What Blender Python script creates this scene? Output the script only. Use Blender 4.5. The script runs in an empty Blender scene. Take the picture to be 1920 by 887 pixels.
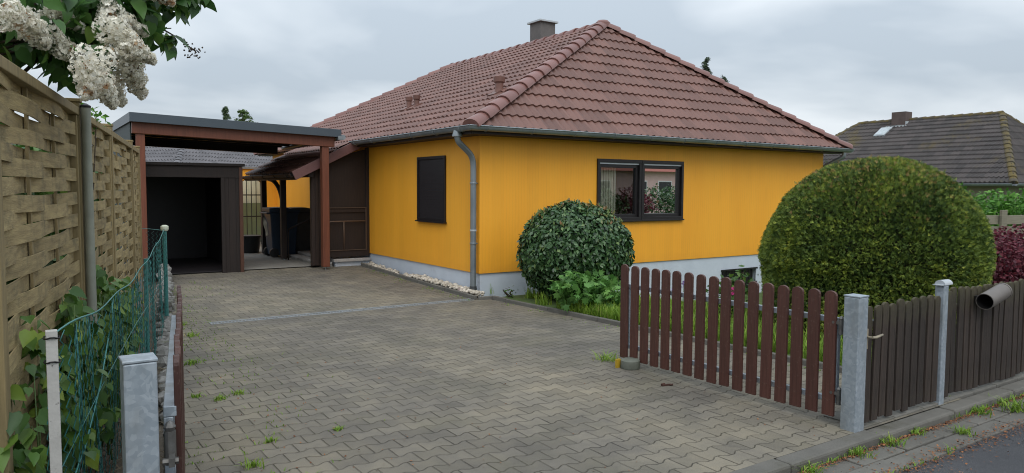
import bpy, bmesh, math, random
import numpy as np
from mathutils import Vector, Matrix, noise
R = math.radians
sc = bpy.context.scene
col = sc.collection

# ------------------------------------------------------------------ camera
# world frame: origin at the corner of the yellow house, x along its road side, y along its driveway side
f_px, pitch, roll = 1374.8, R(3.717), 0.0054
fw = Vector((0.55815, 0.82974, 0)); rt = Vector((0.82974, -0.55815, 0))
fwd = fw * math.cos(pitch) + Vector((0, 0, -1)) * math.sin(pitch)
up = fw * math.sin(pitch) + Vector((0, 0, 1)) * math.cos(pitch)
r2 = rt * math.cos(roll) + up * math.sin(roll)
u2 = -rt * math.sin(roll) + up * math.cos(roll)
cam = bpy.data.objects.new('camera', bpy.data.cameras.new('camera')); col.objects.link(cam)
cam.matrix_world = Matrix(((r2.x, u2.x, -fwd.x, -5.82), (r2.y, u2.y, -fwd.y, -9.54), (r2.z, u2.z, -fwd.z, 1.65), (0, 0, 0, 1)))
cam.data.sensor_width = 36; cam.data.lens = 36 * f_px / 1920
cam.data.clip_start = 0.05; cam.data.clip_end = 3000
sc.camera = cam

# ------------------------------------------------------------------ sky, sun, exposure
SUN_EL, SUN_AZ = 52, 205            # azimuth from +y, clockwise
world = bpy.data.worlds.new('World'); sc.world = world; world.use_nodes = True
wt = world.node_tree; wn = wt.nodes; wl = wt.links
bg = wn['Background']; bg.inputs['Strength'].default_value = 0.1
sky = wn.new('ShaderNodeTexSky'); sky.sky_type = 'NISHITA'; sky.sun_disc = False
sky.sun_elevation = R(SUN_EL); sky.sun_rotation = R(SUN_AZ); sky.air_density = 1; sky.dust_density = 3
tc = wn.new('ShaderNodeTexCoord'); sep = wn.new('ShaderNodeSeparateXYZ'); wl.new(tc.outputs['Generated'], sep.inputs[0])
def wm(op, a, b=None, c=None):
    n = wn.new('ShaderNodeMath'); n.operation = op
    for i, v in enumerate((a, b, c)):
        if v is None: continue
        if hasattr(v, 'is_output'): wl.new(v, n.inputs[i])
        else: n.inputs[i].default_value = v
    return n.outputs[0]
zc = wm('MAXIMUM', sep.outputs[2], 0.0)
zd = wm('ADD', zc, 0.16)
cmb = wn.new('ShaderNodeCombineXYZ')
wl.new(wm('DIVIDE', sep.outputs[0], zd), cmb.inputs[0]); wl.new(wm('DIVIDE', sep.outputs[1], zd), cmb.inputs[1])
nz = wn.new('ShaderNodeTexNoise'); nz.inputs['Scale'].default_value = 0.62; nz.inputs['Detail'].default_value = 5; nz.inputs['Roughness'].default_value = 0.45
nz.inputs['Distortion'].default_value = 0.3
wl.new(cmb.outputs[0], nz.inputs['Vector'])
cr = wn.new('ShaderNodeValToRGB'); wl.new(nz.outputs[0], cr.inputs[0])
cr.color_ramp.elements[0].position = 0.41; cr.color_ramp.elements[0].color = (5.0, 5.75, 6.5, 1)
cr.color_ramp.elements[1].position = 0.58; cr.color_ramp.elements[1].color = (8.6, 9.2, 9.7, 1)
grad = wm('ADD', wm('MULTIPLY', wm('POWER', zc, 1.0), 1.25), 0.88)     # overcast sky: brighter overhead
vm = wn.new('ShaderNodeVectorMath'); vm.operation = 'SCALE'; wl.new(cr.outputs[0], vm.inputs[0]); wl.new(grad, vm.inputs['Scale'])
mx = wn.new('ShaderNodeMix'); mx.data_type = 'RGBA'; mx.inputs[0].default_value = 0.9
wl.new(sky.outputs[0], mx.inputs[6]); wl.new(vm.outputs[0], mx.inputs[7]); wl.new(mx.outputs[2], bg.inputs['Color'])
sun = bpy.data.objects.new('sun', bpy.data.lights.new('sun', 'SUN')); col.objects.link(sun)
sun.data.energy = 1.1; sun.data.angle = R(40); sun.data.color = (1.0, 0.96, 0.9)
sd = Vector((math.sin(R(SUN_AZ)) * math.cos(R(SUN_EL)), math.cos(R(SUN_AZ)) * math.cos(R(SUN_EL)), math.sin(R(SUN_EL))))
sun.rotation_euler = sd.to_track_quat('Z', 'Y').to_euler(); sun.location = (0, -20, 30)
vs = sc.view_settings; vs.view_transform = 'Standard'; vs.look = 'None'; vs.gamma = 1; vs.use_curve_mapping = False; vs.exposure = 0.07
sc.cycles.pixel_filter_type = 'BLACKMAN_HARRIS'; sc.cycles.filter_width = 1.05; sc.cycles.max_bounces = 8; sc.cycles.transparent_max_bounces = 12

# ------------------------------------------------------------------ helpers
rnd = random.Random(7); nrg = np.random.default_rng(11)
def srgb(r, g, b):
    return tuple(((c / 255) / 12.92 if c / 255 < 0.04045 else ((c / 255 + 0.055) / 1.055) ** 2.4) for c in (r, g, b)) + (1,)
def tag(o, label=None, cat=None, group=None, kind=None):
    if label: o['label'] = label
    if cat: o['category'] = cat
    if group: o['group'] = group
    if kind: o['kind'] = kind
    return o
def empty(name, loc, label, cat, group=None, rz=0):
    o = bpy.data.objects.new(name, None); col.objects.link(o); o.location = loc; o.rotation_euler = (0, 0, rz); o.empty_display_size = .2
    return tag(o, label, cat, group)
class MB:
    def __init__(s): s.v = []; s.f = []; s.a = []
    def add(s, vs, fs, a=None):
        n = len(s.v); s.v += [tuple(p) for p in vs]; s.f += [tuple(i + n for i in f) for f in fs]
        s.a += [rnd.random() if a is None else a] * len(fs); return s
    def box(s, x0, x1, y0, y1, z0, z1, a=None):
        return s.add([(x0,y0,z0),(x1,y0,z0),(x1,y1,z0),(x0,y1,z0),(x0,y0,z1),(x1,y0,z1),(x1,y1,z1),(x0,y1,z1)],
                     [(0,3,2,1),(4,5,6,7),(0,1,5,4),(1,2,6,5),(2,3,7,6),(3,0,4,7)], a)
    def bar(s, p, q, w, h, upv=(0,0,1), a=None):           # box from p to q, w sideways, h along upv
        p = Vector(p); q = Vector(q); d = (q - p).normalized(); upv = Vector(upv)
        sd = d.cross(upv).normalized(); uu = sd.cross(d).normalized()
        c = [p + sd*i*w/2 + uu*j*h/2 for i, j in ((-1,-1),(1,-1),(1,1),(-1,1))] + [q + sd*i*w/2 + uu*j*h/2 for i, j in ((-1,-1),(1,-1),(1,1),(-1,1))]
        return s.add(c, [(3,2,1,0),(4,5,6,7),(0,1,5,4),(1,2,6,5),(2,3,7,6),(3,0,4,7)], a)
    def tube(s, pts, r, n=8, caps=True, a=None):
        pts = [Vector(p) for p in pts]; rr = r if isinstance(r, (list, tuple)) else [r] * len(pts)
        vs = []; fs = []; prev = None
        for i, p in enumerate(pts):
            d = (pts[min(i+1, len(pts)-1)] - pts[max(i-1, 0)]).normalized()
            ref = prev if prev is not None else (Vector((0,0,1)) if abs(d.z) < .9 else Vector((1,0,0)))
            sdv = d.cross(ref); sdv = sdv.normalized() if sdv.length > 1e-6 else d.orthogonal().normalized()
            uu = sdv.cross(d).normalized(); prev = uu
            for k in range(n):
                t = 2*math.pi*k/n; vs.append(p + (sdv*math.cos(t) + uu*math.sin(t)) * rr[i])
        for i in range(len(pts)-1):
            for k in range(n):
                fs.append((i*n+k, i*n+(k+1)%n, (i+1)*n+(k+1)%n, (i+1)*n+k))
        if caps: fs += [tuple(range(n-1,-1,-1)), tuple(range((len(pts)-1)*n, len(pts)*n))]
        return s.add(vs, fs, a)
    def lathe(s, prof, c=(0,0,0), n=20, a=None):            # (radius, z) profile about a vertical axis
        vs = []; fs = []; m = len(prof)
        for r_, z in prof:
            for k in range(n):
                t = 2*math.pi*k/n; vs.append((c[0]+r_*math.cos(t), c[1]+r_*math.sin(t), c[2]+z))
        for i in range(m-1):
            for k in range(n): fs.append((i*n+k, i*n+(k+1)%n, (i+1)*n+(k+1)%n, (i+1)*n+k))
        fs += [tuple(range(n-1,-1,-1)), tuple(range((m-1)*n, m*n))]
        return s.add(vs, fs, a)
    def prism(s, poly, h, a=None):                          # poly: 3D points; extruded by vector h
        n = len(poly); h = Vector(h); p = [Vector(q) for q in poly]
        vs = p + [q + h for q in p]
        return s.add(vs, [tuple(range(n-1,-1,-1)), tuple(range(n,2*n))] + [(i,(i+1)%n,n+(i+1)%n,n+i) for i in range(n)], a)
    def xf(s, M, i0=0):
        for i in range(i0, len(s.v)): s.v[i] = tuple(M @ Vector(s.v[i]))
        return s
    def build(s, name, m, parent=None, smooth=False, bevel=0, ang=None):
        me = bpy.data.meshes.new(name); me.from_pydata(s.v, [], s.f); me.materials.append(m)
        at = me.attributes.new('rnd', 'FLOAT', 'FACE'); at.data.foreach_set('value', np.array(s.a, dtype=np.float32))
        bm = bmesh.new(); bm.from_mesh(me); bmesh.ops.recalc_face_normals(bm, faces=bm.faces); bm.to_mesh(me); bm.free()
        if smooth: me.polygons.foreach_set('use_smooth', np.ones(len(me.polygons), dtype=bool))
        o = bpy.data.objects.new(name, me); col.objects.link(o)
        if smooth and ang:
            md = o.modifiers.new('es', 'EDGE_SPLIT'); md.split_angle = R(ang)
        if bevel:
            b = o.modifiers.new('bv', 'BEVEL'); b.width = bevel; b.segments = 2; b.limit_method = 'ANGLE'; b.angle_limit = R(40)
        if parent is not None: o.parent = parent
        return o
def np_mesh(name, V, F, rv, m, parent=None, smooth=False):   # V (n,3), F (k,3|4), rv per face
    me = bpy.data.meshes.new(name); k = F.shape[1]
    me.vertices.add(len(V)); me.vertices.foreach_set('co', V.astype(np.float32).ravel())
    me.loops.add(F.size); me.loops.foreach_set('vertex_index', F.astype(np.int32).ravel())
    me.polygons.add(len(F)); me.polygons.foreach_set('loop_start', np.arange(0, F.size, k, dtype=np.int32))
    me.polygons.foreach_set('loop_total', np.full(len(F), k, dtype=np.int32))
    if smooth: me.polygons.foreach_set('use_smooth', np.ones(len(F), dtype=bool))
    me.update(calc_edges=True); me.materials.append(m)
    at = me.attributes.new('rnd', 'FLOAT', 'FACE'); at.data.foreach_set('value', rv.astype(np.float32))
    o = bpy.data.objects.new(name, me); col.objects.link(o)
    if parent is not None: o.parent = parent
    return o
def copy_tree(o, parent=None):
    c = o.copy(); col.objects.link(c)
    if parent is not None: c.parent = parent
    for ch in list(o.children): copy_tree(ch, c)
    return c

# ---- materials
class X:                                                    # tiny math-node algebra
    def __init__(s, t, v): s.t = t; s.v = v
    def op(s, o, b=None, c=None):
        n = s.t.nodes.new('ShaderNodeMath'); n.operation = o
        for i, q in enumerate((s, b, c)):
            if q is None: continue
            q = q.v if isinstance(q, X) else q
            if hasattr(q, 'is_output'): s.t.links.new(q, n.inputs[i])
            else: n.inputs[i].default_value = q
        return X(s.t, n.outputs[0])
    def __add__(s, b): return s.op('ADD', b)
    def __sub__(s, b): return s.op('SUBTRACT', b)
    def __mul__(s, b): return s.op('MULTIPLY', b)
    def __truediv__(s, b): return s.op('DIVIDE', b)
    def floor(s): return s.op('FLOOR')
    def fract(s): return s.op('FRACT')
    def abs(s): return s.op('ABSOLUTE')
    def min(s, b): return s.op('MINIMUM', b)
    def max(s, b): return s.op('MAXIMUM', b)
    def mod(s, b): return s.op('FLOORED_MODULO', b)
def newmat(name):
    m = bpy.data.materials.new(name); m.use_nodes = True
    return m, m.node_tree, m.node_tree.nodes['Principled BSDF']
def ramp(t, fac, stops):
    n = t.nodes.new('ShaderNodeValToRGB'); t.links.new(fac, n.inputs[0]); e = n.color_ramp.elements
    while len(e) < len(stops): e.new(0.5)
    for k, (p, c) in zip(e, stops): k.position = p; k.color = c if len(c) == 4 else (*c, 1)
    return n.outputs[0]
def mixc(t, fac, a, b, blend='MIX'):
    n = t.nodes.new('ShaderNodeMix'); n.data_type = 'RGBA'; n.blend_type = blend
    for s_, q in ((n.inputs[0], fac), (n.inputs[6], a), (n.inputs[7], b)):
        if hasattr(q, 'is_output'): t.links.new(q, s_)
        elif isinstance(q, (int, float)): s_.default_value = q
        else: s_.default_value = q if len(q) == 4 else (*q, 1)
    return n.outputs[2]
def noise_n(t, scale, stretch=(1,1,1), detail=4, rough=.55, coord='Object', off=(0,0,0), dist=0):
    c = t.nodes.new('ShaderNodeTexCoord'); mp = t.nodes.new('ShaderNodeMapping'); mp.inputs['Scale'].default_value = stretch; mp.inputs['Location'].default_value = off
    t.links.new(c.outputs[coord], mp.inputs[0])
    n = t.nodes.new('ShaderNodeTexNoise'); n.inputs['Scale'].default_value = scale; n.inputs['Detail'].default_value = detail
    n.inputs['Roughness'].default_value = rough; n.inputs['Distortion'].default_value = dist
    t.links.new(mp.outputs[0], n.inputs['Vector']); return n.outputs[0]
def attr(t, name='rnd'):
    n = t.nodes.new('ShaderNodeAttribute'); n.attribute_name = name; return n.outputs['Fac']
def bump(t, b, h, strength=.3, dist=.01):
    n = t.nodes.new('ShaderNodeBump'); n.inputs['Strength'].default_value = strength; n.inputs['Distance'].default_value = dist
    t.links.new(h, n.inputs['Height']); t.links.new(n.outputs[0], b.inputs['Normal']); return n
def mat(name, c1, c2=None, scale=8, stretch=(1,1,1), rough=.7, metal=0, bstr=.15, bscale=None, vary=.25, spots=None, spec=.5, detail=5):
    """two colours mixed by noise, per-piece brightness variation from the face attribute, optional dirt spots, fine bump"""
    m, t, b = newmat(name); c2 = c2 or tuple(x * .75 for x in c1[:3])
    n = noise_n(t, scale, stretch, detail)
    c = ramp(t, n, [(.3, c1), (.7, c2)])
    if vary:
        oi = t.nodes.new('ShaderNodeObjectInfo'); v = X(t, attr(t)) * (1.1 * vary) + X(t, oi.outputs['Random']) * (.9 * vary) + (1 - vary)
        cm = t.nodes.new('ShaderNodeVectorMath'); cm.operation = 'SCALE'; t.links.new(c, cm.inputs[0]); t.links.new(v.v, cm.inputs['Scale']); c = cm.outputs[0]
    if spots:
        sc_, lo, hi, cs = spots[:4]
        s2 = noise_n(t, sc_, (1,1,1), 6, .65, off=(3,1,7)); fr = ramp(t, s2, [(lo, (0,0,0)), (hi, (1,1,1))])
        c = mixc(t, fr, c, cs)
    t.links.new(c, b.inputs['Base Color']); b.inputs['Roughness'].default_value = rough; b.inputs['Metallic'].default_value = metal
    b.inputs['Specular IOR Level'].default_value = spec
    if bstr: bump(t, b, noise_n(t, bscale or scale * 4, stretch, 6), bstr, .01)
    return m
def leafmat(name, stops, rough=.45, trans=.25, spec=.5):
    m, t, b = newmat(name)
    c = ramp(t, attr(t), stops); t.links.new(c, b.inputs['Base Color']); b.inputs['Roughness'].default_value = rough
    b.inputs['Specular IOR Level'].default_value = spec
    if trans:
        tr = t.nodes.new('ShaderNodeBsdfTranslucent'); t.links.new(c, tr.inputs[0]); ms = t.nodes.new('ShaderNodeMixShader'); ms.inputs[0].default_value = trans
        t.links.new(b.outputs[0], ms.inputs[1]); t.links.new(tr.outputs[0], ms.inputs[2]); t.links.new(ms.outputs[0], t.nodes['Material Output'].inputs[0])
    return m
M = {}
M['zinc'] = mat('zinc', (.20,.23,.25), (.30,.33,.35), 3, rough=.45, metal=.6, bstr=.03, vary=.08)
# galvanised steel: spangle pattern
def galv():
    m, t, b = newmat('galvanised_steel')
    c = t.nodes.new('ShaderNodeTexCoord'); v = t.nodes.new('ShaderNodeTexVoronoi'); v.inputs['Scale'].default_value = 55; v.inputs['Randomness'].default_value = 1
    n2 = noise_n(t, 40, (1,1,1), 2); mp = t.nodes.new('ShaderNodeVectorMath'); mp.operation = 'ADD'
    nn = t.nodes.new('ShaderNodeTexNoise'); nn.inputs['Scale'].default_value = 9; t.links.new(c.outputs['Object'], nn.inputs['Vector'])
    sc2 = t.nodes.new('ShaderNodeVectorMath'); sc2.operation = 'SCALE'; sc2.inputs['Scale'].default_value = .09; t.links.new(nn.outputs['Color'], sc2.inputs[0])
    t.links.new(c.outputs['Object'], mp.inputs[0]); t.links.new(sc2.outputs[0], mp.inputs[1]); t.links.new(mp.outputs[0], v.inputs['Vector'])
    sx = t.nodes.new('ShaderNodeSeparateColor'); t.links.new(v.outputs['Color'], sx.inputs[0])
    f = X(t, sx.outputs[0]) * .6 + X(t, n2) * .4
    cc = ramp(t, f.v, [(.1, (.27,.315,.36)), (.55, (.33,.375,.42)), (.95, (.41,.455,.50))])
    st = ramp(t, noise_n(t, 5, (1,1,.4), 5, off=(2,5,1)), [(.5, (0,0,0)), (.75, (1,1,1))])
    cc = mixc(t, st, cc, (.22,.23,.22))
    t.links.new(cc, b.inputs['Base Color']); b.inputs['Metallic'].default_value = .45
    t.links.new(ramp(t, f.v, [(0, (.42,.42,.42)), (1, (.6,.6,.6))]), b.inputs['Roughness']); return m
M['galv'] = galv()
M['brown_paint'] = mat('brown_painted_wood', (.050,.018,.013), (.080,.030,.022), 10, (6,6,.35), rough=.5, bstr=.3, vary=.26, spots=(34,.60,.74,(.12,.075,.055)))
M['old_picket'] = mat('weathered_dark_wood', (.014,.0085,.006), (.040,.027,.020), 16, (4,4,.35), rough=.8, bstr=.35, vary=.42, spots=(7,.58,.8,(.045,.044,.020)))
def algae(m, z0, z1, colr):
    t = m.node_tree; b = t.nodes['Principled BSDF']; src = b.inputs['Base Color'].links[0].from_socket
    g = t.nodes.new('ShaderNodeTexCoord'); sx = t.nodes.new('ShaderNodeSeparateXYZ'); t.links.new(g.outputs['Object'], sx.inputs[0])
    f = ramp(t, (X(t, sx.outputs[2]) + (X(t, noise_n(t, 9, (1,1,.6), 5, .7, off=(4,4,4))) - .5) * .5).v, [(z0, (0,0,0)), (z1, (.8,.8,.8))]); t.links.new(mixc(t, f, src, colr), b.inputs['Base Color'])
algae(M['old_picket'], .70, .98, (.085,.078,.035))
M['wicker'] = mat('woven_pine_slats', (.37,.285,.135), (.20,.150,.072), 6, (1,1,7), rough=.85, bstr=.35, bscale=26, vary=.34, spots=(7,.50,.76,(.10,.088,.05)))
M['wicker_frame'] = mat('pale_fence_timber', (.29,.22,.105), (.19,.145,.07), 9, (4,4,.5), rough=.8, bstr=.2, vary=.2, spots=(8,.6,.8,(.12,.10,.06)))
M['dark_brown'] = mat('dark_brown_timber', (.013,.0068,.005), (.024,.0125,.0088), 10, (4,4,.4), rough=.65, bstr=.12, vary=.2)
M['red_brown'] = mat('red_brown_timber', (.165,.050,.024), (.115,.034,.017), 9, (5,5,.4), rough=.55, bstr=.12, vary=.1, spots=(11,.66,.74,(.05,.018,.012)))
M['anthracite'] = mat('anthracite_sheet', (.052,.068,.085), (.060,.078,.096), 3, rough=.4, bstr=.02, vary=.04)
M['dark_green'] = mat('dark_green_panel', (.020,.032,.032), (.026,.04,.04), 5, rough=.6, bstr=.03, vary=.04)
M['plinth'] = mat('pale_plinth_render', (.52,.57,.64), (.47,.52,.59), 4, rough=.9, bstr=.2, bscale=120, vary=.04, spots=(2.5,.62,.85,(.36,.38,.40)))
M['stone_slab'] = mat('pale_stone', (.42,.40,.38), (.34,.33,.32), 6, rough=.85, bstr=.2, vary=.1)
M['chimney'] = mat('grey_chimney_slate', (.095,.086,.083), (.12,.108,.104), 5, rough=.7, bstr=.15, vary=.1)
M['lead'] = mat('pale_metal_flashing', (.50,.53,.55), (.40,.43,.46), 6, rough=.4, metal=.3, bstr=.05, vary=.1)
M['frame_dark'] = mat('dark_window_frame', (.011,.0095,.011), (.015,.013,.014), 10, rough=.4, bstr=.03, vary=.08)
M['shutter'] = mat('dark_shutter', (.016,.014,.016), (.021,.018,.02), 10, rough=.45, bstr=.05, vary=.1)
M['iron'] = mat('black_iron', (.015,.015,.016), (.03,.028,.027), 20, rough=.5, metal=.5, bstr=.1, vary=.1)
M['brass'] = mat('old_brass', (.42,.36,.26), (.25,.22,.17), 20, rough=.4, metal=.5, bstr=.1, vary=.1)
M['blind'] = mat('cream_blind', (.85,.82,.66), (.78,.74,.58), 5, rough=.8, bstr=.05, vary=.15)
M['curtain'] = mat('pale_net_curtain', (.40,.40,.36), (.33,.33,.30), 7, (6,6,.5), rough=.9, bstr=.1, vary=.1)
M['black_plastic'] = mat('black_bin_plastic', (.013,.014,.015), (.02,.021,.022), 10, rough=.5, bstr=.05, vary=.05)
M['blue_plastic'] = mat('blue_bin_plastic', (.012,.030,.060), (.017,.038,.072), 10, rough=.5, bstr=.05, vary=.05)
M['grey_plastic'] = mat('charcoal_bin_plastic', (.035,.04,.042), (.05,.055,.057), 10, rough=.5, bstr=.05, vary=.05)
M['tube_grey'] = mat('taupe_plastic_tube', (.135,.118,.105), (.11,.096,.086), 12, rough=.5, bstr=.05, vary=.05, spots=(14,.64,.8,(.10,.09,.08)))
M['tarp'] = mat('beige_tarp', (.62,.55,.42), (.5,.44,.33), 6, rough=.7, bstr=.2, vary=.1)
M['screen'] = mat('pale_privacy_sheet', (.62,.64,.52), (.5,.54,.42), 3, (6,6,.6), rough=.8, bstr=.1, vary=.05)
M['green_sheet'] = mat('pale_green_sheet', (.22,.28,.17), (.17,.23,.14), 3, rough=.8, bstr=.1, vary=.05)
M['concrete'] = mat('weathered_concrete', (.24,.235,.22), (.17,.165,.15), 7, rough=.9, bstr=.4, bscale=60, vary=.15, spots=(5,.56,.75,(.12,.125,.085)))
M['post_white'] = mat('chipped_white_post', (.46,.45,.43), (.38,.37,.35), 16, rough=.7, bstr=.2, vary=.05, spots=(38,.63,.7,(.06,.055,.05)))
M['mesh_green'] = mat('green_coated_wire', (.035,.16,.155), (.05,.21,.20), 8, rough=.4, bstr=0, vary=.35)
M['rubble'] = mat('grey_rubble', (.22,.215,.205), (.12,.118,.11), 14, rough=.95, bstr=.7, bscale=40, vary=.3, spots=(9,.55,.7,(.08,.085,.05)))
M['pebble'] = mat('white_pebbles', (.66,.60,.51), (.48,.43,.35), 9, rough=.8, bstr=.2, vary=.35)
M['bark'] = mat('grey_bark', (.09,.07,.05), (.05,.04,.03), 12, (3,3,.5), rough=.9, bstr=.5, vary=.1)
M['stem'] = mat('thin_brown_twig', (.05,.032,.02), (.07,.05,.03), 12, rough=.8, bstr=.1, vary=.1)
M['green_stem'] = mat('green_stem', (.08,.14,.035), (.06,.11,.03), 12, rough=.6, bstr=0, vary=.1)
M['grey_wood'] = mat('silvered_timber', (.24,.22,.165), (.17,.155,.115), 9, (.6,.6,5), rough=.85, bstr=.3, vary=.25, spots=(6,.6,.8,(.13,.15,.08)))
M['litter'] = leafmat('fallen_bud_scales', [(0,(.08,.03,.014)),(.5,(.20,.075,.025)),(1,(.30,.13,.05))], .8, 0)
M['pink_render'] = mat('pink_house_render', (.66,.46,.42), (.60,.42,.38), 3, rough=.9, bstr=.1, vary=.03)
M['red_tile'] = mat('red_tiles', (.30,.085,.055), (.22,.06,.04), 6, (1,1,3), rough=.7, bstr=.3, vary=.1)
M['white_paint'] = mat('white_window_paint', (.75,.75,.73), (.68,.68,.66), 5, rough=.5, bstr=.02, vary=.03)
def yellow():
    m, t, b = newmat('yellow_board_cladding')
    g = t.nodes.new('ShaderNodeTexCoord'); sx = t.nodes.new('ShaderNodeSeparateXYZ'); t.links.new(g.outputs['Object'], sx.inputs[0])
    s = X(t, sx.outputs[0]) + X(t, sx.outputs[1])
    fr = (s / .055).fract(); gr = ((fr - .5).abs() * 2).op('POWER', 14)
    bd = (s / .22).floor(); wn_ = t.nodes.new('ShaderNodeTexWhiteNoise'); wn_.noise_dimensions = '1D'; t.links.new(bd.v, wn_.inputs['W'])
    base = ramp(t, noise_n(t, 1.6, (1,1,.35), 5), [(.3, (.84,.365,.022)), (.7, (.89,.405,.028))])
    vv = X(t, wn_.outputs['Value']) * .05 + .975 - gr * .13
    cm = t.nodes.new('ShaderNodeVectorMath'); cm.operation = 'SCALE'; t.links.new(base, cm.inputs[0]); t.links.new(vv.v, cm.inputs['Scale'])
    st = ramp(t, noise_n(t, 9, (4,4,.25), 5, off=(4,2,0)), [(.54, (0,0,0)), (.9, (.28,.28,.28))])
    spl = ramp(t, (X(t, sx.outputs[2]) + X(t, noise_n(t, 7, (1,1,1), 5, off=(1,1,1))) * .30).v, [(.44, (.45,.45,.45)), (.66, (0,0,0))])
    st = mixc(t, .5, st, spl, 'ADD')
    t.links.new(mixc(t, st, cm.outputs[0], (.50,.20,.025)), b.inputs['Base Color']); b.inputs['Roughness'].default_value = .6
    h = gr * -1.0 + X(t, noise_n(t, 60, (2,2,.4), 4)) * .35
    bump(t, b, h.v, .35, .004); return m
M['yellow'] = yellow()
def tilemat(name, c1, c2, moss=None, rough=.42):
    m, t, b = newmat(name)
    v = X(t, attr(t)); n = noise_n(t, 3, (1,1,1), 5)
    c = ramp(t, ((v * .6) + (X(t, n) * .4)).v, [(.2, c1), (.8, c2)])
    d = ramp(t, noise_n(t, 22, (1,1,1), 5, off=(5,2,9)), [(.55, (0,0,0)), (.8, (.45,.45,.45))]); c = mixc(t, d, c, tuple(x*.55 for x in c1))
    if moss:
        sc_, lo, hi, cm = moss; ms = ramp(t, noise_n(t, sc_, (1,1,1), 6, .7, off=(1,4,2)), [(lo, (0,0,0)), (hi, (1,1,1))]); c = mixc(t, ms, c, cm)
    t.links.new(c, b.inputs['Base Color']); b.inputs['Roughness'].default_value = rough
    bump(t, b, noise_n(t, 60, (1,1,1), 5), .12, .005); return m
M['tile'] = tilemat('red_brown_roof_tile', (.120,.056,.043), (.176,.084,.065), None, .52)
M['tile_ridge'] = tilemat('ridge_tile', (.165,.075,.064), (.215,.10,.085))
M['tile_grey'] = tilemat('grey_brown_roof_tile', (.034,.030,.030), (.068,.058,.056), (.7,.57,.72,(.10,.076,.022)), .75)
M['tile_moss'] = tilemat('mossy_ridge_tile', (.05,.044,.034), (.08,.066,.04), (3,.45,.6,(.11,.08,.018)), .85)
M['tile_slate'] = tilemat('slate_grey_roof_tile', (.085,.083,.09), (.13,.125,.135), None, .6)
M['verge'] = tilemat('purple_brown_verge', (.13,.062,.058), (.16,.075,.07))
def glass(name, rf=.16, tint=(.9,.93,.9)):
    m, t, b = newmat(name); t.nodes.remove(b)
    g = t.nodes.new('ShaderNodeBsdfGlossy'); g.inputs['Roughness'].default_value = .01; g.inputs[0].default_value = (1,1,1,1)
    tr = t.nodes.new('ShaderNodeBsdfTransparent'); tr.inputs[0].default_value = (*tint, 1)
    lw = t.nodes.new('ShaderNodeFresnel'); lw.inputs[0].default_value = 1.5
    f = X(t, lw.outputs[0]) * 1.2 + rf
    ms = t.nodes.new('ShaderNodeMixShader'); t.links.new(f.v, ms.inputs[0]); t.links.new(tr.outputs[0], ms.inputs[1]); t.links.new(g.outputs[0], ms.inputs[2])
    t.links.new(ms.outputs[0], t.nodes['Material Output'].inputs[0]); return m
M['glass'] = glass('window_glass', .19)
M['smoked'] = glass('smoked_screen_glass', .03, (.35,.28,.24))
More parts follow.
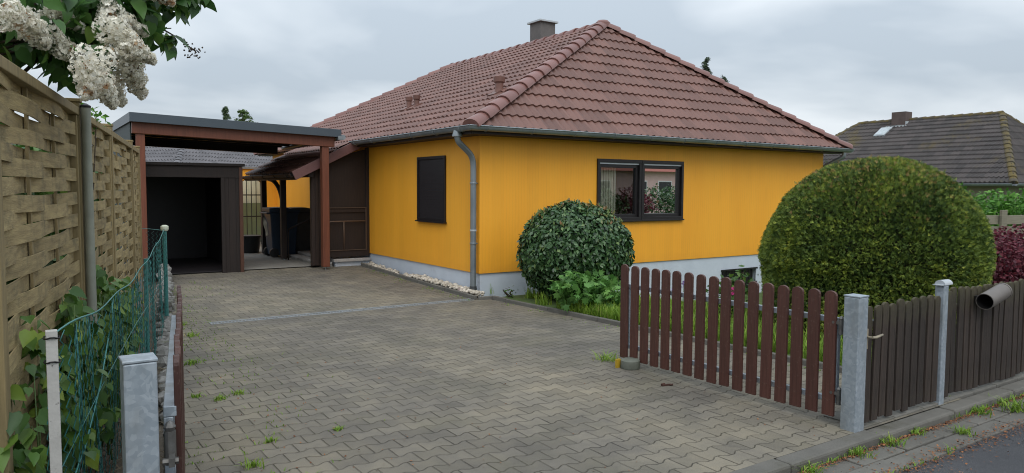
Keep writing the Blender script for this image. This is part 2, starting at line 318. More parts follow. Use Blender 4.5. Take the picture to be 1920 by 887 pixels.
# ---- ground materials
def paver():
    m, t, b = newmat('interlocking_pavers')
    g = t.nodes.new('ShaderNodeTexCoord'); sx = t.nodes.new('ShaderNodeSeparateXYZ'); t.links.new(g.outputs['Object'], sx.inputs[0])
    wob = X(t, noise_n(t, 6, (1,1,0), 3)) - .5
    x = X(t, sx.outputs[0]) + wob * .014 + 40; y = X(t, sx.outputs[1]) + wob * .012 + 40
    L, H, A = .195, .137, .014
    w = ((((x / L).fract() - .5).abs() * 4 - 1) * 2.2).max(-1).min(1)
    n = (y / H + .5).floor(); par = n.mod(2)                       # 1 when odd
    s = par * 2 - 1
    d = y - n * H - s * w * A
    k = n - (d.op('LESS_THAN', 0.0))
    off = k.mod(2) * .5
    xs = x / L - off
    dx = ((xs.fract()).min((xs.fract() * -1) + 1)) * L
    jd = d.abs().min(dx)
    cid = t.nodes.new('ShaderNodeCombineXYZ'); t.links.new(xs.floor().v, cid.inputs[0]); t.links.new(k.v, cid.inputs[1])
    wn_ = t.nodes.new('ShaderNodeTexWhiteNoise'); wn_.noise_dimensions = '2D'; t.links.new(cid.outputs[0], wn_.inputs['Vector'])
    rv = X(t, wn_.outputs['Value'])
    jm = jd.op('SUBTRACT', .0012) / .0058; jm = jm.max(0).min(1)    # 0 in the joint, 1 on the stone
    big = noise_n(t, .55, (1,1,1), 6, .6, dist=.4); mid = noise_n(t, 2.6, (1,1,1), 6, .65, off=(3,8,0)); fine = noise_n(t, 130, (1,1,1), 3)
    f = (X(t, big) * .62 + X(t, mid) * .38)
    c = ramp(t, f.v, [(.34, (.090,.082,.069)), (.45, (.129,.116,.095)), (.54, (.168,.149,.114)), (.66, (.216,.185,.132))])
    vv = rv * .30 + .85 + (X(t, fine) - .5) * .5
    cm = t.nodes.new('ShaderNodeVectorMath'); cm.operation = 'SCALE'; t.links.new(c, cm.inputs[0]); t.links.new(vv.v, cm.inputs['Scale'])
    moss = ramp(t, noise_n(t, 1.1, (1,1,1), 6, .7, off=(7,3,1)), [(.5, (0,0,0)), (.72, (.5,.5,.5))])
    c2 = mixc(t, moss, cm.outputs[0], (.095,.090,.055))
    st = ramp(t, noise_n(t, 3.3, (1,1,1), 6, .7, off=(11,5,1)), [(.60, (0,0,0)), (.78, (.6,.6,.6))])
    c2 = mixc(t, st, c2, (.050,.047,.043))
    jc = ramp(t, noise_n(t, 2.2, (1,1,1), 4, off=(2,2,2)), [(.35, (.024,.021,.017)), (.55, (.046,.037,.022)), (.7, (.046,.050,.022))])
    jv = X(t, noise_n(t, 4.5, (1,1,1), 5, .7, off=(5,1,3))); jf = ((jv - .36) * 3.6).max(.22).min(.88)
    fac = ((jm * -1 + 1) * jf)
    t.links.new(mixc(t, fac.v, c2, jc), b.inputs['Base Color']); b.inputs['Roughness'].default_value = .78
    hh = jm * .7 + rv * .25 + X(t, fine) * .12 + X(t, mid) * .2
    bump(t, b, hh.v, .9, .010); return m
M['paver'] = paver()
M['concrete_pad'] = mat('smooth_concrete', (.20,.19,.17), (.26,.25,.225), 2, rough=.85, bstr=.2, bscale=60, vary=0)
def asphalt():
    m, t, b = newmat('asphalt')
    f = noise_n(t, 260, (1,1,1), 3, .7); g = noise_n(t, 1.2, (1,1,1), 5)
    c = ramp(t, (X(t, f) * .75 + X(t, g) * .25).v, [(.36, (.020,.021,.024)), (.52, (.047,.048,.054)), (.68, (.12,.12,.125))])
    t.links.new(c, b.inputs['Base Color']); b.inputs['Roughness'].default_value = .62
    bump(t, b, f, .8, .006); return m
M['asphalt'] = asphalt()
M['kerb'] = mat('kerb_concrete', (.135,.128,.113), (.098,.094,.083), 5, rough=.85, bstr=.35, bscale=110, vary=.18, spots=(3.5,.55,.75,(.075,.072,.052)))
M['soil'] = mat('dark_garden_soil', (.055,.042,.028), (.11,.09,.065), 11, rough=.95, bstr=.9, bscale=30, vary=0, spots=(28,.60,.70,(.20,.175,.13)))
M['turf'] = mat('rough_turf', (.045,.085,.018), (.075,.115,.028), 9, rough=.95, bstr=.6, bscale=50, vary=0, spots=(2.2,.58,.75,(.10,.085,.045)))
M['ground'] = mat('meadow_ground', (.05,.08,.025), (.08,.10,.035), .3, rough=.95, bstr=.3, bscale=3, vary=0)
M['gravel_bed'] = mat('gravel_bed', (.25,.22,.18), (.12,.10,.08), 30, rough=.95, bstr=.9, bscale=60, vary=0)
# ---- foliage materials
M['laurel'] = leafmat('glossy_dark_leaf', [(0,(.014,.040,.014)),(.5,(.042,.100,.032)),(.85,(.085,.165,.055)),(.95,(.16,.22,.07)),(1,(.26,.15,.07))], .38, .12, .45)
M['yew'] = leafmat('yew_needles', [(0,(.020,.044,.012)),(.30,(.075,.125,.026)),(.55,(.15,.215,.038)),(.80,(.29,.355,.05)),(.88,(.38,.41,.06)),(1,(.34,.22,.09))], .6, .15, .3)
M['core'] = mat('painted_core_shade', (.010,.012,.006), (.018,.018,.010), 20, rough=1, bstr=.3, vary=0, spec=.1)  # near-black solid fill: shade behind the leaves put into its colour
M['lilac_leaf'] = leafmat('lilac_leaf', [(0,(.022,.068,.015)),(.5,(.055,.140,.030)),(.85,(.115,.23,.045)),(1,(.22,.32,.065))], .42, .3, .5)
M['blossom'] = leafmat('cream_blossom', [(0,(.70,.65,.52)),(.4,(.86,.83,.73)),(.8,(.90,.88,.81)),(.87,(.60,.44,.28)),(1,(.40,.20,.09))], .7, .35, .2)
M['ivy'] = leafmat('broad_leaf', [(0,(.030,.085,.018)),(.5,(.070,.155,.030)),(.85,(.13,.23,.04)),(1,(.24,.33,.05))], .45, .3, .4)
M['maple'] = leafmat('fresh_lobed_leaf', [(0,(.06,.16,.035)),(.5,(.12,.27,.06)),(1,(.21,.38,.09))], .5, .3, .4)
M['grass'] = leafmat('grass_blade', [(0,(.08,.16,.02)),(.5,(.18,.31,.035)),(.9,(.31,.42,.06)),(1,(.36,.31,.13))], .55, .3, .3)
M['bright'] = leafmat('bright_green_leaf', [(0,(.035,.11,.015)),(.5,(.085,.23,.03)),(1,(.17,.34,.06))], .5, .3, .3)
M['barberry'] = leafmat('purple_barberry_leaf', [(0,(.035,.009,.014)),(.5,(.115,.020,.035)),(1,(.22,.045,.06))], .5, .2, .3)
M['conifer'] = leafmat('conifer_needles', [(0,(.03,.05,.03)),(.6,(.06,.09,.05)),(1,(.09,.12,.07))], .6, .1, .3)
M['conifer_light'] = leafmat('light_conifer_needles', [(0,(.05,.085,.04)),(.6,(.10,.15,.07)),(1,(.15,.20,.10))], .6, .2, .3)
M['birch_leaf'] = leafmat('birch_leaf', [(0,(.05,.10,.025)),(.6,(.10,.17,.045)),(1,(.17,.24,.07))], .5, .3, .3)
M['tulip'] = leafmat('lilac_petal', [(0,(.30,.20,.50)),(1,(.48,.36,.65))], .6, .3, .2)
M['pink_petal'] = leafmat('magenta_petal', [(0,(.55,.04,.22)),(1,(.65,.08,.30))], .6, .3, .2)

# ================================================================== GROUND
def smooth(a, b, x):
    t = max(0, min(1, (x - a) / (b - a))); return t * t * (3 - 2 * t)
def lawn_z(x, y):
    z = .035 - .48 * smooth(.9, 4.2, x) * smooth(-4.6, -1.2, y)
    if y > 0 or x > 9: z = min(z, -.1 - .35 * smooth(9, 14, x))
    return z + .015 * noise.noise((x * 1.3, y * 1.3, 0))
def edge_r(y): return -.03 - .059 * y                       # right edge of the driveway
def edge_l(y): return -4.42 + .15 * y                        # left edge
def drive_z(y): return 0 if y < -.22 else min(.13, .026 * (y + .22))
def sheet(name, pts, m, kind='structure'):
    o = MB().add(pts, [tuple(range(len(pts)))]).build(name, m); return tag(o, kind=kind)
sheet('ground', [(-900,-900,-.62),(900,-900,-.62),(900,900,-.62),(-900,900,-.62)], M['ground'])
sheet('road', [(-90,-13,-.075),(90,-13,-.075),(90,-7.0,-.075),(-90,-7.0,-.075)], M['asphalt'])
sheet('verge', [(-90,-60,-.04),(90,-60,-.04),(90,-13,-.04),(-90,-13,-.04)], M['turf'])
def grid_sheet(name, xs, ys, zf, m):
    V = [(x, y, zf(x, y)) for y in ys for x in xs]; n = len(xs)
    F = [(j*n+i, j*n+i+1, (j+1)*n+i+1, (j+1)*n+i) for j in range(len(ys)-1) for i in range(n-1)]
    return tag(MB().add(V, F).build(name, m, smooth=True), kind='structure')
# driveway, falling to the drain channel
ys = [-6.776, -5.5, -4, -2.5, -1, -.22, 1, 2.5, 4, 4.9, 7, 9, 12]
dv = MB()
for a, b in zip(ys[:-1], ys[1:]):
    ra = edge_r(a) if a < -.25 else (-.2 if a < 4.1 else 0.0); rb = edge_r(b) if b < -.25 else (-.2 if a < 4.0 else 0.0)
    if a < -.25 <= b: rb = -.02
    m_ = M['paver']
    dv.add([(edge_l(a), a, drive_z(a)), (ra, a, drive_z(a)), (rb, b, drive_z(b)), (edge_l(b), b, drive_z(b))], [(0,1,2,3)])
tag(dv.build('driveway', M['paver']), kind='structure')
sheet('yard_slab', [(-2.6,4.35,.137),(-.76,4.35,.137),(-.76,10.4,.137),(-2.6,10.4,.137)], M['concrete_pad'])
# kerb, gutter slabs, strip under the garden fence
k = MB()
x = -14.0
while x < 24:
    k.box(x + .004, x + .996, -6.9 + rnd.uniform(-.004,.004), -6.765, -.12, rnd.uniform(-.006,.004)); x += 1.0
tag(k.build('kerb', M['kerb'], bevel=.018), kind='structure')
k = MB(); x = -14.0
while x < 24:
    for y0, y1 in ((-7.065, -6.905), (-7.23, -7.07)):
        l = .5; k.box(x + .006 + (.2 if y0 < -7.07 else 0), x + l - .006 + (.2 if y0 < -7.07 else 0), y0 + .004, y1 - .004, -.12, -.058 + rnd.uniform(-.006,.006))
    x += .5
tag(k.build('gutter', M['kerb'], bevel=.008), kind='structure')
k = MB(); x = -.98
while x < 22:
    k.box(x, x + .395, -6.755, -6.44, -.08, .012 + rnd.uniform(-.004,.004)); x += .4
tag(k.build('pavement', M['kerb'], bevel=.006), kind='structure')
# lawn
xs = [edge_r(-3) + .06 if i == 0 else .17 + i*.25 for i in range(0, 40)] + [12, 16, 25, 40, 70]
lw = MB(); yv = [-6.43, -6, -5.5, -5, -4.5, -4, -3.5, -3, -2.5, -2, -1.6, -1.2, -.8, -.4, .02]
V = []; 
for y in yv:
    for i, x in enumerate(xs):
        xx = edge_r(y) + .04 if i == 0 else x
        V.append((max(xx, edge_r(y) + .04 + .001 * i), y, lawn_z(max(xx, edge_r(y)), y)))
n = len(xs)
lw.add(V, [(j*n+i, j*n+i+1, (j+1)*n+i+1, (j+1)*n+i) for j in range(len(yv)-1) for i in range(n-1)])
tag(lw.build('lawn', M['turf'], smooth=True), kind='structure')
grid_sheet('garden', [8.85, 11, 14, 20, 40, 90], [.021, 3, 8, 15, 30, 80], lambda x, y: -.45, M['turf'])
# soil on the left
lx = [-30, -12, -8, -6.5, -6.1, -5.8, -5.5, -5.2, None]
V = []; yv = [-6.76, -6.2, -5.6, -5, -4, -3, -2, -1, 0, 1.5, 3, 5, 9, 20]
for y in yv:
    for i, x in enumerate(lx):
        xx = edge_l(y) - .005 if x is None else (x if x < -6.2 else x + (edge_l(y) + 5.31))
        V.append((xx, y, .0 + .04 * noise.noise((xx*2, y*2, 3)) * (x is not None) + (.10 * smooth(-5.9, -6.4, x) if x is not None else drive_z(y) - .01)))
n = len(lx)
tag(MB().add(V, [(j*n+i, j*n+i+1, (j+1)*n+i+1, (j+1)*n+i) for j in range(len(yv)-1) for i in range(n-1)]).build('soil', M['soil'], smooth=True), kind='structure')
# edging stones of the lawn and of the gravel bed
k = MB(); y = -6.4
while y < -.4:
    y2 = min(y + .95, -.36); k.bar((edge_r(y) + .03, y, -.02), (edge_r(y2 - .01) + .03, y2 - .01, -.02), .055, .15 + rnd.uniform(-.01,.01)); y = y2
y = -.26
while y < 4.1:
    k.bar((-.225, y, drive_z(y) - .02), (-.225, min(y + .93, 4.1), drive_z(y + .9) - .02), .05, .15 + rnd.uniform(-.01, .01)); y += .95
k.bar((-.20, -.3, -.02), (.06, -.34, -.02), .05, .14)
tag(k.build('edging', M['kerb'], bevel=.008), kind='structure')
sheet('gravel_bed', [(-.2,-.24,.0),(0,-.24,.0),(0,4.2,.10),(-.2,4.2,.10)], M['gravel_bed'])
# drain channel across the driveway: metal grate in a steel frame
d = MB(); d.box(-3.92, -.26, -.255, -.185, -.06, -.03)
for i in range(90): d.box(-3.9 + i*.0405, -3.9 + i*.0405 + .014, -.255, -.185, -.03, .003)
dr = empty('drain_channel', (0,0,0), 'narrow galvanised drain channel crossing the paved driveway towards the house corner', 'drain')
d.build('grate', M['zinc'], dr)
MB().box(-3.92, -.26, -.278, -.256, -.05, .007).box(-3.92, -.26, -.183, -.165, -.05, .012).box(-3.945, -.921 - 3.0, -.282, -.158, -.05, .008).build('frame', mat('worn_steel_edge', (.34,.36,.38), (.22,.235,.245), 9, rough=.6, metal=.3, bstr=.1, vary=.1), dr)

# ================================================================== THE HOUSE
W_, L_, o_, ze, zr, k_ = 8.76, 10.9, .33, 2.548, 5.052, 2.284
house = empty('bungalow', (0,0,0), 'yellow bungalow with red brown tiled hip roof, dark windows and pale plinth', 'house')
def wall_with_holes(axis, at, thick, a0, a1, z0, z1, holes):
    """wall along x (axis 'x', outer face y=at) or y (outer face x=at); thick goes inwards (+)"""
    mb = MB()
    def bx(p0, p1, q0, q1):
        if p1 - p0 < 1e-4 or q1 - q0 < 1e-4: return
        if axis == 'x': mb.box(p0, p1, at, at + thick, q0, q1, .5)
        else: mb.box(at, at + thick, p0, p1, q0, q1, .5)
    p = a0
    for h0, h1, q0, q1 in sorted(holes):
        bx(p, h0, z0, z1); bx(h0, h1, z0, q0); bx(h0, h1, q1, z1); p = h1
    bx(p, a1, z0, z1); return mb
WR = (2.32, 4.40, 1.11, 2.17); WL = (1.05, 2.05, 1.10, 2.19)
wl_ = wall_with_holes('x', 0, .25, 0, W_, .35, 2.62, [WR]); wl_.build('wall', M['yellow'], house)
wall_with_holes('y', -.001, .25, .25, L_, .35, 2.62, [WL]).build('wall', M['yellow'], house)
MB().box(0, W_, L_ - .25, L_ - .001, .35, 2.62, .5).build('wall', M['yellow'], house)
MB().box(W_ - .25, W_ - .001, .25, L_ - .25, .35, 2.62, .5).build('wall', M['yellow'], house)
for w in house.children:
    if w.dimensions.x < .3 or True: pass
# plinth, set back, with the barred cellar window opening
pl = wall_with_holes('x', .022, .3, .022, W_ - .02, -.62, .35, [(5.56, 6.60, -.5, .085)])
pl.box(.022, .3, .32, L_, -.62, .35, .5); pl.box(W_ - .3, W_ - .022, .32, L_, -.62, .35, .5); pl.box(.3, W_ - .3, L_ - .3, L_ - .022, -.62, .35, .5)
pl.build('plinth', M['plinth'], house)
MB().box(.3, W_ - .3, .33, L_ - .3, .30, .34).build('floor', M['dark_brown'], house)
cw = MB().box(5.56, 6.60, .10, .12, -.5, .085); cwo = cw.build('cellar_window', M['shutter'], house)
b_ = MB(); b_.bar((5.54,.0,.075), (6.62,.0,.075), .03, .03); b_.bar((5.54,.0,-.2), (6.62,.0,-.2), .02, .02)
for i in range(11): b_.tube([(5.6 + i*.096, 0, -.5), (5.6 + i*.096, 0, .07)], .009, 6)
b_.build('grille', M['iron'], cwo)
v_ = MB(); v_.box(.012, .02, 2.25, 2.75, -.02, .055); v_.build('cellar_vent', M['iron'], house)

# ---- roof
def tile_face(P0, ex, es, width, length, rows, clip, pitch_w=.15, res=6, amp=.030, t=.034, seed=1, step=None):
    """courses of double-roll tiles; clip = [(point, outward normal)]"""
    P0 = Vector(P0); ex = Vector(ex).normalized(); es = Vector(es).normalized(); nn = ex.cross(es).normalized()
    if nn.z < 0: nn = -nn
    rg = random.Random(seed); c = length / rows; nx = int(width / pitch_w * res) + 1
    V = []; F = []; A = []
    prof = [amp * (0.5 + 0.5 * math.cos(2*math.pi*(i % res)/res)) ** 1.3 for i in range(res)]
    for r in range(rows):
        base = len(V); s0 = r * c - .012; s1 = (r + 1) * c + .035
        jit = [rg.uniform(-.0035, .0035) for _ in range(int(width/(2*pitch_w)) + 3)]; js = [rg.uniform(-.004, .004) for _ in jit]
        tv = [rg.random() for _ in jit]
        for i in range(nx):
            a = i * pitch_w / res; w = prof[i % res]; ti = int((a + .03 + (r % 2) * 0) / (2*pitch_w)); j = jit[ti]
            if i % (2*res) == 0: w -= .004
            for s_, h in ((s0 + js[ti], -.004 + w*.55), (s0 + js[ti], t + w + j), (s0 + .02 + js[ti], t + w + j + .002), (s1, .004 + w)):
                V.append(P0 + ex * a + es * s_ + nn * h)
        for i in range(nx - 1):
            ti = int((i * pitch_w / res + .03) / (2*pitch_w))
            for q in range(3):
                F.append((base+i*4+q, base+(i+1)*4+q, base+(i+1)*4+q+1, base+i*4+q+1)); A.append(tv[ti])
    me = bpy.data.meshes.new('t'); me.from_pydata(V, [], F)
    at = me.attributes.new('rnd', 'FLOAT', 'FACE'); at.data.foreach_set('value', np.array(A, dtype=np.float32))
    bm = bmesh.new(); bm.from_mesh(me)
    for p, nrm in clip:
        bmesh.ops.bisect_plane(bm, geom=bm.verts[:] + bm.edges[:] + bm.faces[:], dist=1e-5, plane_co=p, plane_no=nrm, clear_outer=True)
    bmesh.ops.recalc_face_normals(bm, faces=bm.faces)
    bm.to_mesh(me); bm.free(); me.polygons.foreach_set('use_smooth', np.ones(len(me.polygons), dtype=bool)); return me
def roof_obj(name, me, m, parent):
    me.materials.append(m); o = bpy.data.objects.new(name, me); col.objects.link(o); o.parent = parent
    md = o.modifiers.new('es', 'EDGE_SPLIT'); md.split_angle = R(50); return o
def cap_row(mb, A, B, r0=.105, step=.36, lift=.03, endcap=True, n=10):
    """overlapping half-round ridge tiles from A (low/near) to B"""
    A = Vector(A); B = Vector(B); d = (B - A).normalized(); L = (B - A).length; side = d.cross(Vector((0,0,1))).normalized(); uu = side.cross(d).normalized()
    cnt = max(1, round(L / step)); st = L / cnt
    for i in range(cnt):
        p = A + d * (i*st - .02); q = A + d * ((i+1)*st + .05)
        ra, rb = r0 + .022, r0
        jit = rnd.uniform(-.006,.006); vs = []; a_ = rnd.random()
        prof = [(p, ra, 0), (p + d*.03, ra + .004, 0), (q, rb, -.012)]
        for (c, r_, dz) in prof:
            for kk in range(n + 1):
                th = math.pi * kk / n
                vs.append(c + side*(math.cos(th)*r_*1.12 + jit) + uu*(math.sin(th)*r_*.95 + lift + dz - .06))
        for kk in range(n + 1):                             # inner rim gives the tile its thickness
            th = math.pi * kk / n; vs.append(p + side*(math.cos(th)*(ra-.02)*1.12 + jit) + uu*(math.sin(th)*(ra-.02)*.95 + lift - .06))
        m = n + 1
        fs = [(j*m+kk, j*m+kk+1, (j+1)*m+kk+1, (j+1)*m+kk) for j in range(2) for kk in range(n)] + [(3*m+kk, 3*m+kk+1, kk+1, kk) for kk in range(n)]
        if i == 0 and endcap: fs.append(tuple(range(3*m, 4*m)))
        mb.add(vs, fs, a_)
    return mb
x0, x1, y0, y1 = -o_, W_ + o_, -o_, L_ + o_
AP = Vector((W_/2, k_, zr)); AQ = Vector((W_/2, k_ + 6.333, zr))
roof = None
run_f = AP.y - y0; run_l = AP.x - x0; rise = zr - ze
hipn = lambda P, Q: (Vector((Q.y - P.y, -(Q.x - P.x), 0))).normalized()          # normal to the right of P->Q
c00, c10, c01, c11 = Vector((x0,y0,ze)), Vector((x1,y0,ze)), Vector((x0,y1,ze)), Vector((x1,y1,ze))
# front hip face
sl_f = math.hypot(run_f, rise); es_f = Vector((0, run_f, rise)) / sl_f
me = tile_face(c00 - Vector((.15,0,0)), (1,0,0), es_f, x1 - x0 + .3, sl_f, 12, [(c00, -hipn(c00, AP)), (c10, hipn(c10, AP))], seed=3)
roof = roof_obj('roof', me, M['tile'], house)
sl_l = math.hypot(run_l, rise); es_l = Vector((run_l, 0, rise)) / sl_l
me = tile_face(c00 - Vector((0,.15,0)), (0,1,0), es_l, y1 - y0 + .3, sl_l, 18, [(c00, hipn(c00, AP)), (c01, -hipn(c01, AQ))], seed=5)
roof_obj('tiled_slope', me, M['tile'], roof)
es_r = Vector((-run_l, 0, rise)) / sl_l
me = tile_face(c10 - Vector((0,.15,0)), (0,1,0), es_r, y1 - y0 + .3, sl_l, 18, [(c10, -hipn(c10, AP)), (c11, hipn(c11, AQ))], seed=6, res=4)
roof_obj('tiled_slope', me, M['tile'], roof)
es_b = Vector((0, -run_f, rise)) / sl_f
me = tile_face(c01 - Vector((.15,0,0)), (1,0,0), es_b, x1 - x0 + .3, sl_f, 12, [(c01, hipn(c01, AQ)), (c11, -hipn(c11, AQ))], seed=7, res=4)
roof_obj('tiled_slope', me, M['tile'], roof)
# sarking under the tiles and the soffit
ud = .03
MB().add([c00-Vector((0,0,ud)), c10-Vector((0,0,ud)), c11-Vector((0,0,ud)), c01-Vector((0,0,ud)), AP-Vector((0,0,ud)), AQ-Vector((0,0,ud))],
         [(0,1,4),(1,2,5,4),(2,3,5),(3,0,4,5),(0,3,2,1)]).build('eaves_soffit', M['dark_brown'], house)
MB().box(.26, W_-.26, .26, L_-.26, 2.46, 2.50).build('ceiling', M['dark_brown'], house)
cap_row(MB(), c00 + Vector((-.03,-.03,.03)), AP + Vector((0,0,.03))).build('hip_cap', M['tile_ridge'], roof, smooth=True, ang=40)
cap_row(MB(), c10 + Vector((.03,-.03,.03)), AP + Vector((0,0,.03))).build('hip_cap', M['tile_ridge'], roof, smooth=True, ang=40)
cap_row(MB(), c01 + Vector((-.03,.03,.03)), AQ + Vector((0,0,.03))).build('hip_cap', M['tile_ridge'], roof, smooth=True, ang=40)
cap_row(MB(), c11 + Vector((.03,.03,.03)), AQ + Vector((0,0,.03))).build('hip_cap', M['tile_ridge'], roof, smooth=True, ang=40)
cap_row(MB(), AP + Vector((0,.1,.0)), AQ + Vector((0,0,.0))).build('ridge_cap', M['tile_ridge'], roof, smooth=True, ang=40)
MB().lathe([(.16,-.06),(.155,.04),(.11,.085),(.04,.10)], tuple(AP + Vector((0,0,.01))), 16).build('apex_cap', M['tile_ridge'], roof, smooth=True, ang=40)
# chimney
ch = MB().box(4.53, 4.96, 4.68, 5.12, 4.6, 5.60).build('chimney', M['chimney'], roof, bevel=.008)
MB().prism([(4.475,4.625,5.60),(5.015,4.625,5.60),(5.015,5.175,5.60),(4.475,5.175,5.60)], (0,0,.045)).build('chimney_cap', M['lead'], roof, bevel=.006)
# vent pipes on the driveway slope
zl = lambda x: ze + (x - x0) * rise / run_l
for vx, vy, vh, r_ in ((1.12, 4.72, .27, .055), (1.12, 4.36, .27, .055), (.98, .98, .30, .072)):
    z_ = zl(vx); v = MB()
    v.lathe([(r_*1.3,-.04),(r_*1.05,.06),(r_,.10),(r_,vh*.62),(r_*1.32,vh*.68),(r_*1.42,vh*.97),(r_*1.2,vh)], (vx, vy, z_), 14)
    v.prism([(vx-.15,vy-.11,zl(vx-.15)+.0),(vx+.10,vy-.11,zl(vx+.10)+.0),(vx+.10,vy+.11,zl(vx+.10)+.0),(vx-.15,vy+.11,zl(vx-.15)+.0)], (-.03,0,.06))
    v.build('roof_vent', M['tile'], roof, smooth=True, ang=35)
# gutters
def gutter(mb, A, B, outv, r=.062, mitre=0):
    A = Vector(A); B = Vector(B); outv = Vector(outv); n = 8; vs = []; axd = (B - A).normalized()
    for c in (A, B):
        mk = mitre if c is A else 0
        for kk in range(n + 1):
            th = math.pi * kk / n; vs.append(c + outv*(math.cos(th)*r) - axd*(mk*math.cos(th)*r) - Vector((0,0,1))*math.sin(th)*r*1.05)
        for kk in range(n, -1, -1):
            th = math.pi * kk / n; vs.append(c + outv*(math.cos(th)*(r-.006)) - axd*(mk*math.cos(th)*(r-.006)) - Vector((0,0,1))*math.sin(th)*(r-.006)*1.05 + Vector((0,0,.001)))
    m = 2*(n + 1)
    mb.add(vs, [(kk, (kk+1) % m, m + (kk+1) % m, m + kk) for kk in range(m)] + ([] if mitre else [tuple(range(m))]) + [tuple(range(2*m-1, m-1, -1))], .5)
    mb.tube([A + outv*r - axd*(mitre*r) + Vector((0,0,.004)), B + outv*r + Vector((0,0,.004))], .010, 6, a=.5)
    L = (B - A).length; cnt = int(L / .8)
    for i in range(cnt + 1):
        p = A.lerp(B, (i + .3) / (cnt + .6)); pts = [p - outv*r*1.03 + Vector((0,0,.03))]
        for kk in range(n, -1, -1):
            th = math.pi*kk/n; pts.append(p + outv*(math.cos(th)*(r+.005)) - Vector((0,0,1))*math.sin(th)*(r+.005)*1.05)
        mb.tube(pts, .007, 5, a=.2)
    return mb
gz = ze + .005
gf = gutter(MB(), (x0 - .055, y0 - .055, gz), (x1 + .10, y0 - .055, gz - .015), (0,-1,0), mitre=1); gf.build('gutter', M['zinc'], house, smooth=True, ang=50)
gl = gutter(MB(), (x0 - .055, y0 - .055, gz), (x0 - .055, 4.16, gz - .01), (-1,0,0), mitre=1); gl.build('gutter', M['zinc'], house, smooth=True, ang=50)
gr_ = gutter(MB(), (x1 + .055, y0 - .1, gz - .015), (x1 + .055, y1, gz), (1,0,0)); gr_.build('gutter', M['zinc'], house, smooth=True, ang=50)
fb = MB(); fb.box(x0 + .012, x1 - .012, y0 + .004, y0 + .026, ze - .10, ze - .035); fb.box(x0 + .004, x0 + .026, y0 + .03, 4.12, ze - .10, ze - .035)
fb.box(x0 + .03, -.003, y0 + .03, 4.12, ze - .098, ze - .085); fb.box(0, x1 - .03, y0 + .03, -.003, ze - .098, ze - .085)
fb.build('fascia', M['dark_brown'], house)
def arc_pts(pts, n=5):                                      # rounded polyline
    P = [Vector(p) for p in pts]; out = [P[0]]
    for a, b, c in zip(P, P[1:], P[2:]):
        d1 = min(.09, (b-a).length/2); s = b + (a-b).normalized()*d1; e = b + (c-b).normalized()*d1
        for i in range(n + 1):
            t = i/n; out.append(s*(1-t)**2 + b*2*t*(1-t) + e*t*t)
    return out + [P[-1]]
dp = MB()
dp.tube(arc_pts([(-.385,.01,2.50),(-.385,.01,2.36),(-.10,.06,2.15),(-.075,.06,2.02),(-.075,.06,.10)]), .046, 14)
dp.lathe([(.075,0),(.075,.02),(.05,.10),(.046,.14)], (-.385,.01,2.42), 14)
dp.build('downpipe', M['zinc'], house, smooth=True, ang=50)
dpo = [c for c in house.children if c.name.startswith('downpipe')][0]
MB().lathe([(.058,0),(.060,.02),(.060,.11),(.052,.16)], (-.075,.06,.0), 14).build('standpipe', M['grey_plastic'], dpo, smooth=True, ang=50)
for z in (1.72, .80): MB().lathe([(.052,0),(.054,.006),(.054,.022),(.052,.028)], (-.075,.06,z), 14).tube([(-.04,.06,z+.014),(.0,.06,z+.014)], .008, 6).build('bracket', M['zinc'], dpo)
MB().lathe([(.05,0),(.052,.006),(.052,.02),(.05,.026)], (-.075,.06,1.0), 14).build('bracket', M['lead'], dpo)
# a short downpipe at the far road corner
MB().tube(arc_pts([(8.96,-.36,2.50),(8.96,-.36,2.38),(8.80,.12,2.12),(8.80,.12,-.5)]), .042, 12).build('downpipe', M['zinc'], house, smooth=True, ang=50)
# ---- windows
def window_x(xa, xb, za, zb, yface):
    """dark framed window in a wall facing -y"""
    f = MB(); D0, D1 = yface - .03, yface + .10; w = .05
    f.box(xa, xb, D0, D1, za, za + .055, .5); f.box(xa, xb, D0, D1, zb - .06, zb, .5); f.box(xa, xa + w, D0, D1, za + .055, zb - .06, .5); f.box(xb - w, xb, D0, D1, za + .055, zb - .06, .5)
    o = f.build('window', M['frame_dark'], house, bevel=.004)
    s = MB(); p = .055; Y0, Y1 = yface + .012, yface + .07; a, b, c, d = xa + w, xb - w, za + .055, zb - .06
    s.box(a, b, Y0, Y1, c, c + p, .4); s.box(a, b, Y0, Y1, d - p - .03, d - .03, .4); s.box(a, a + p, Y0, Y1, c + p, d - p - .03, .4); s.box(b - p, b, Y0, Y1, c + p, d - p - .03, .4)
    s.build('sash', M['frame_dark'], o, bevel=.004)
    MB().box(a, b, yface - .01, yface + .03, d - .028, d - .002, .4).build('shutter_rail', M['lead'], o)
    MB().add([(a+p,yface+.05,c+p),(b-p,yface+.05,c+p),(b-p,yface+.05,d-p-.03),(a+p,yface+.05,d-p-.03)], [(0,1,2,3)]).build('pane', M['glass'], o)
    MB().box(xa - .01, xb + .01, yface - .055, yface - .0, za - .022, za + .004, .5).build('sill', M['frame_dark'], o, bevel=.003)
    return o
window_x(2.32, 3.335, 1.11, 2.17, 0); window_x(3.345, 4.40, 1.11, 2.17, 0)
# what hangs behind the two panes: vertical blinds (left) and a net curtain (right)
bl = MB()
for i in range(9):
    x = 2.42 + i*.058; bl.box(x, x + .045, .20, .212, 1.2, 2.05)
bl.build('vertical_blind', M['blind'], house)
cu = MB(); vs = []; n = 60
for i in range(n + 1):
    x = 3.45 + .85*i/n; y = .24 + .018*math.sin(i*1.1); vs += [(x, y, 1.55), (x, y, 2.08)]
cu.add(vs, [(2*i, 2*i+2, 2*i+3, 2*i+1) for i in range(n)], .5); cu.build('net_curtain', M['curtain'], house, smooth=True)
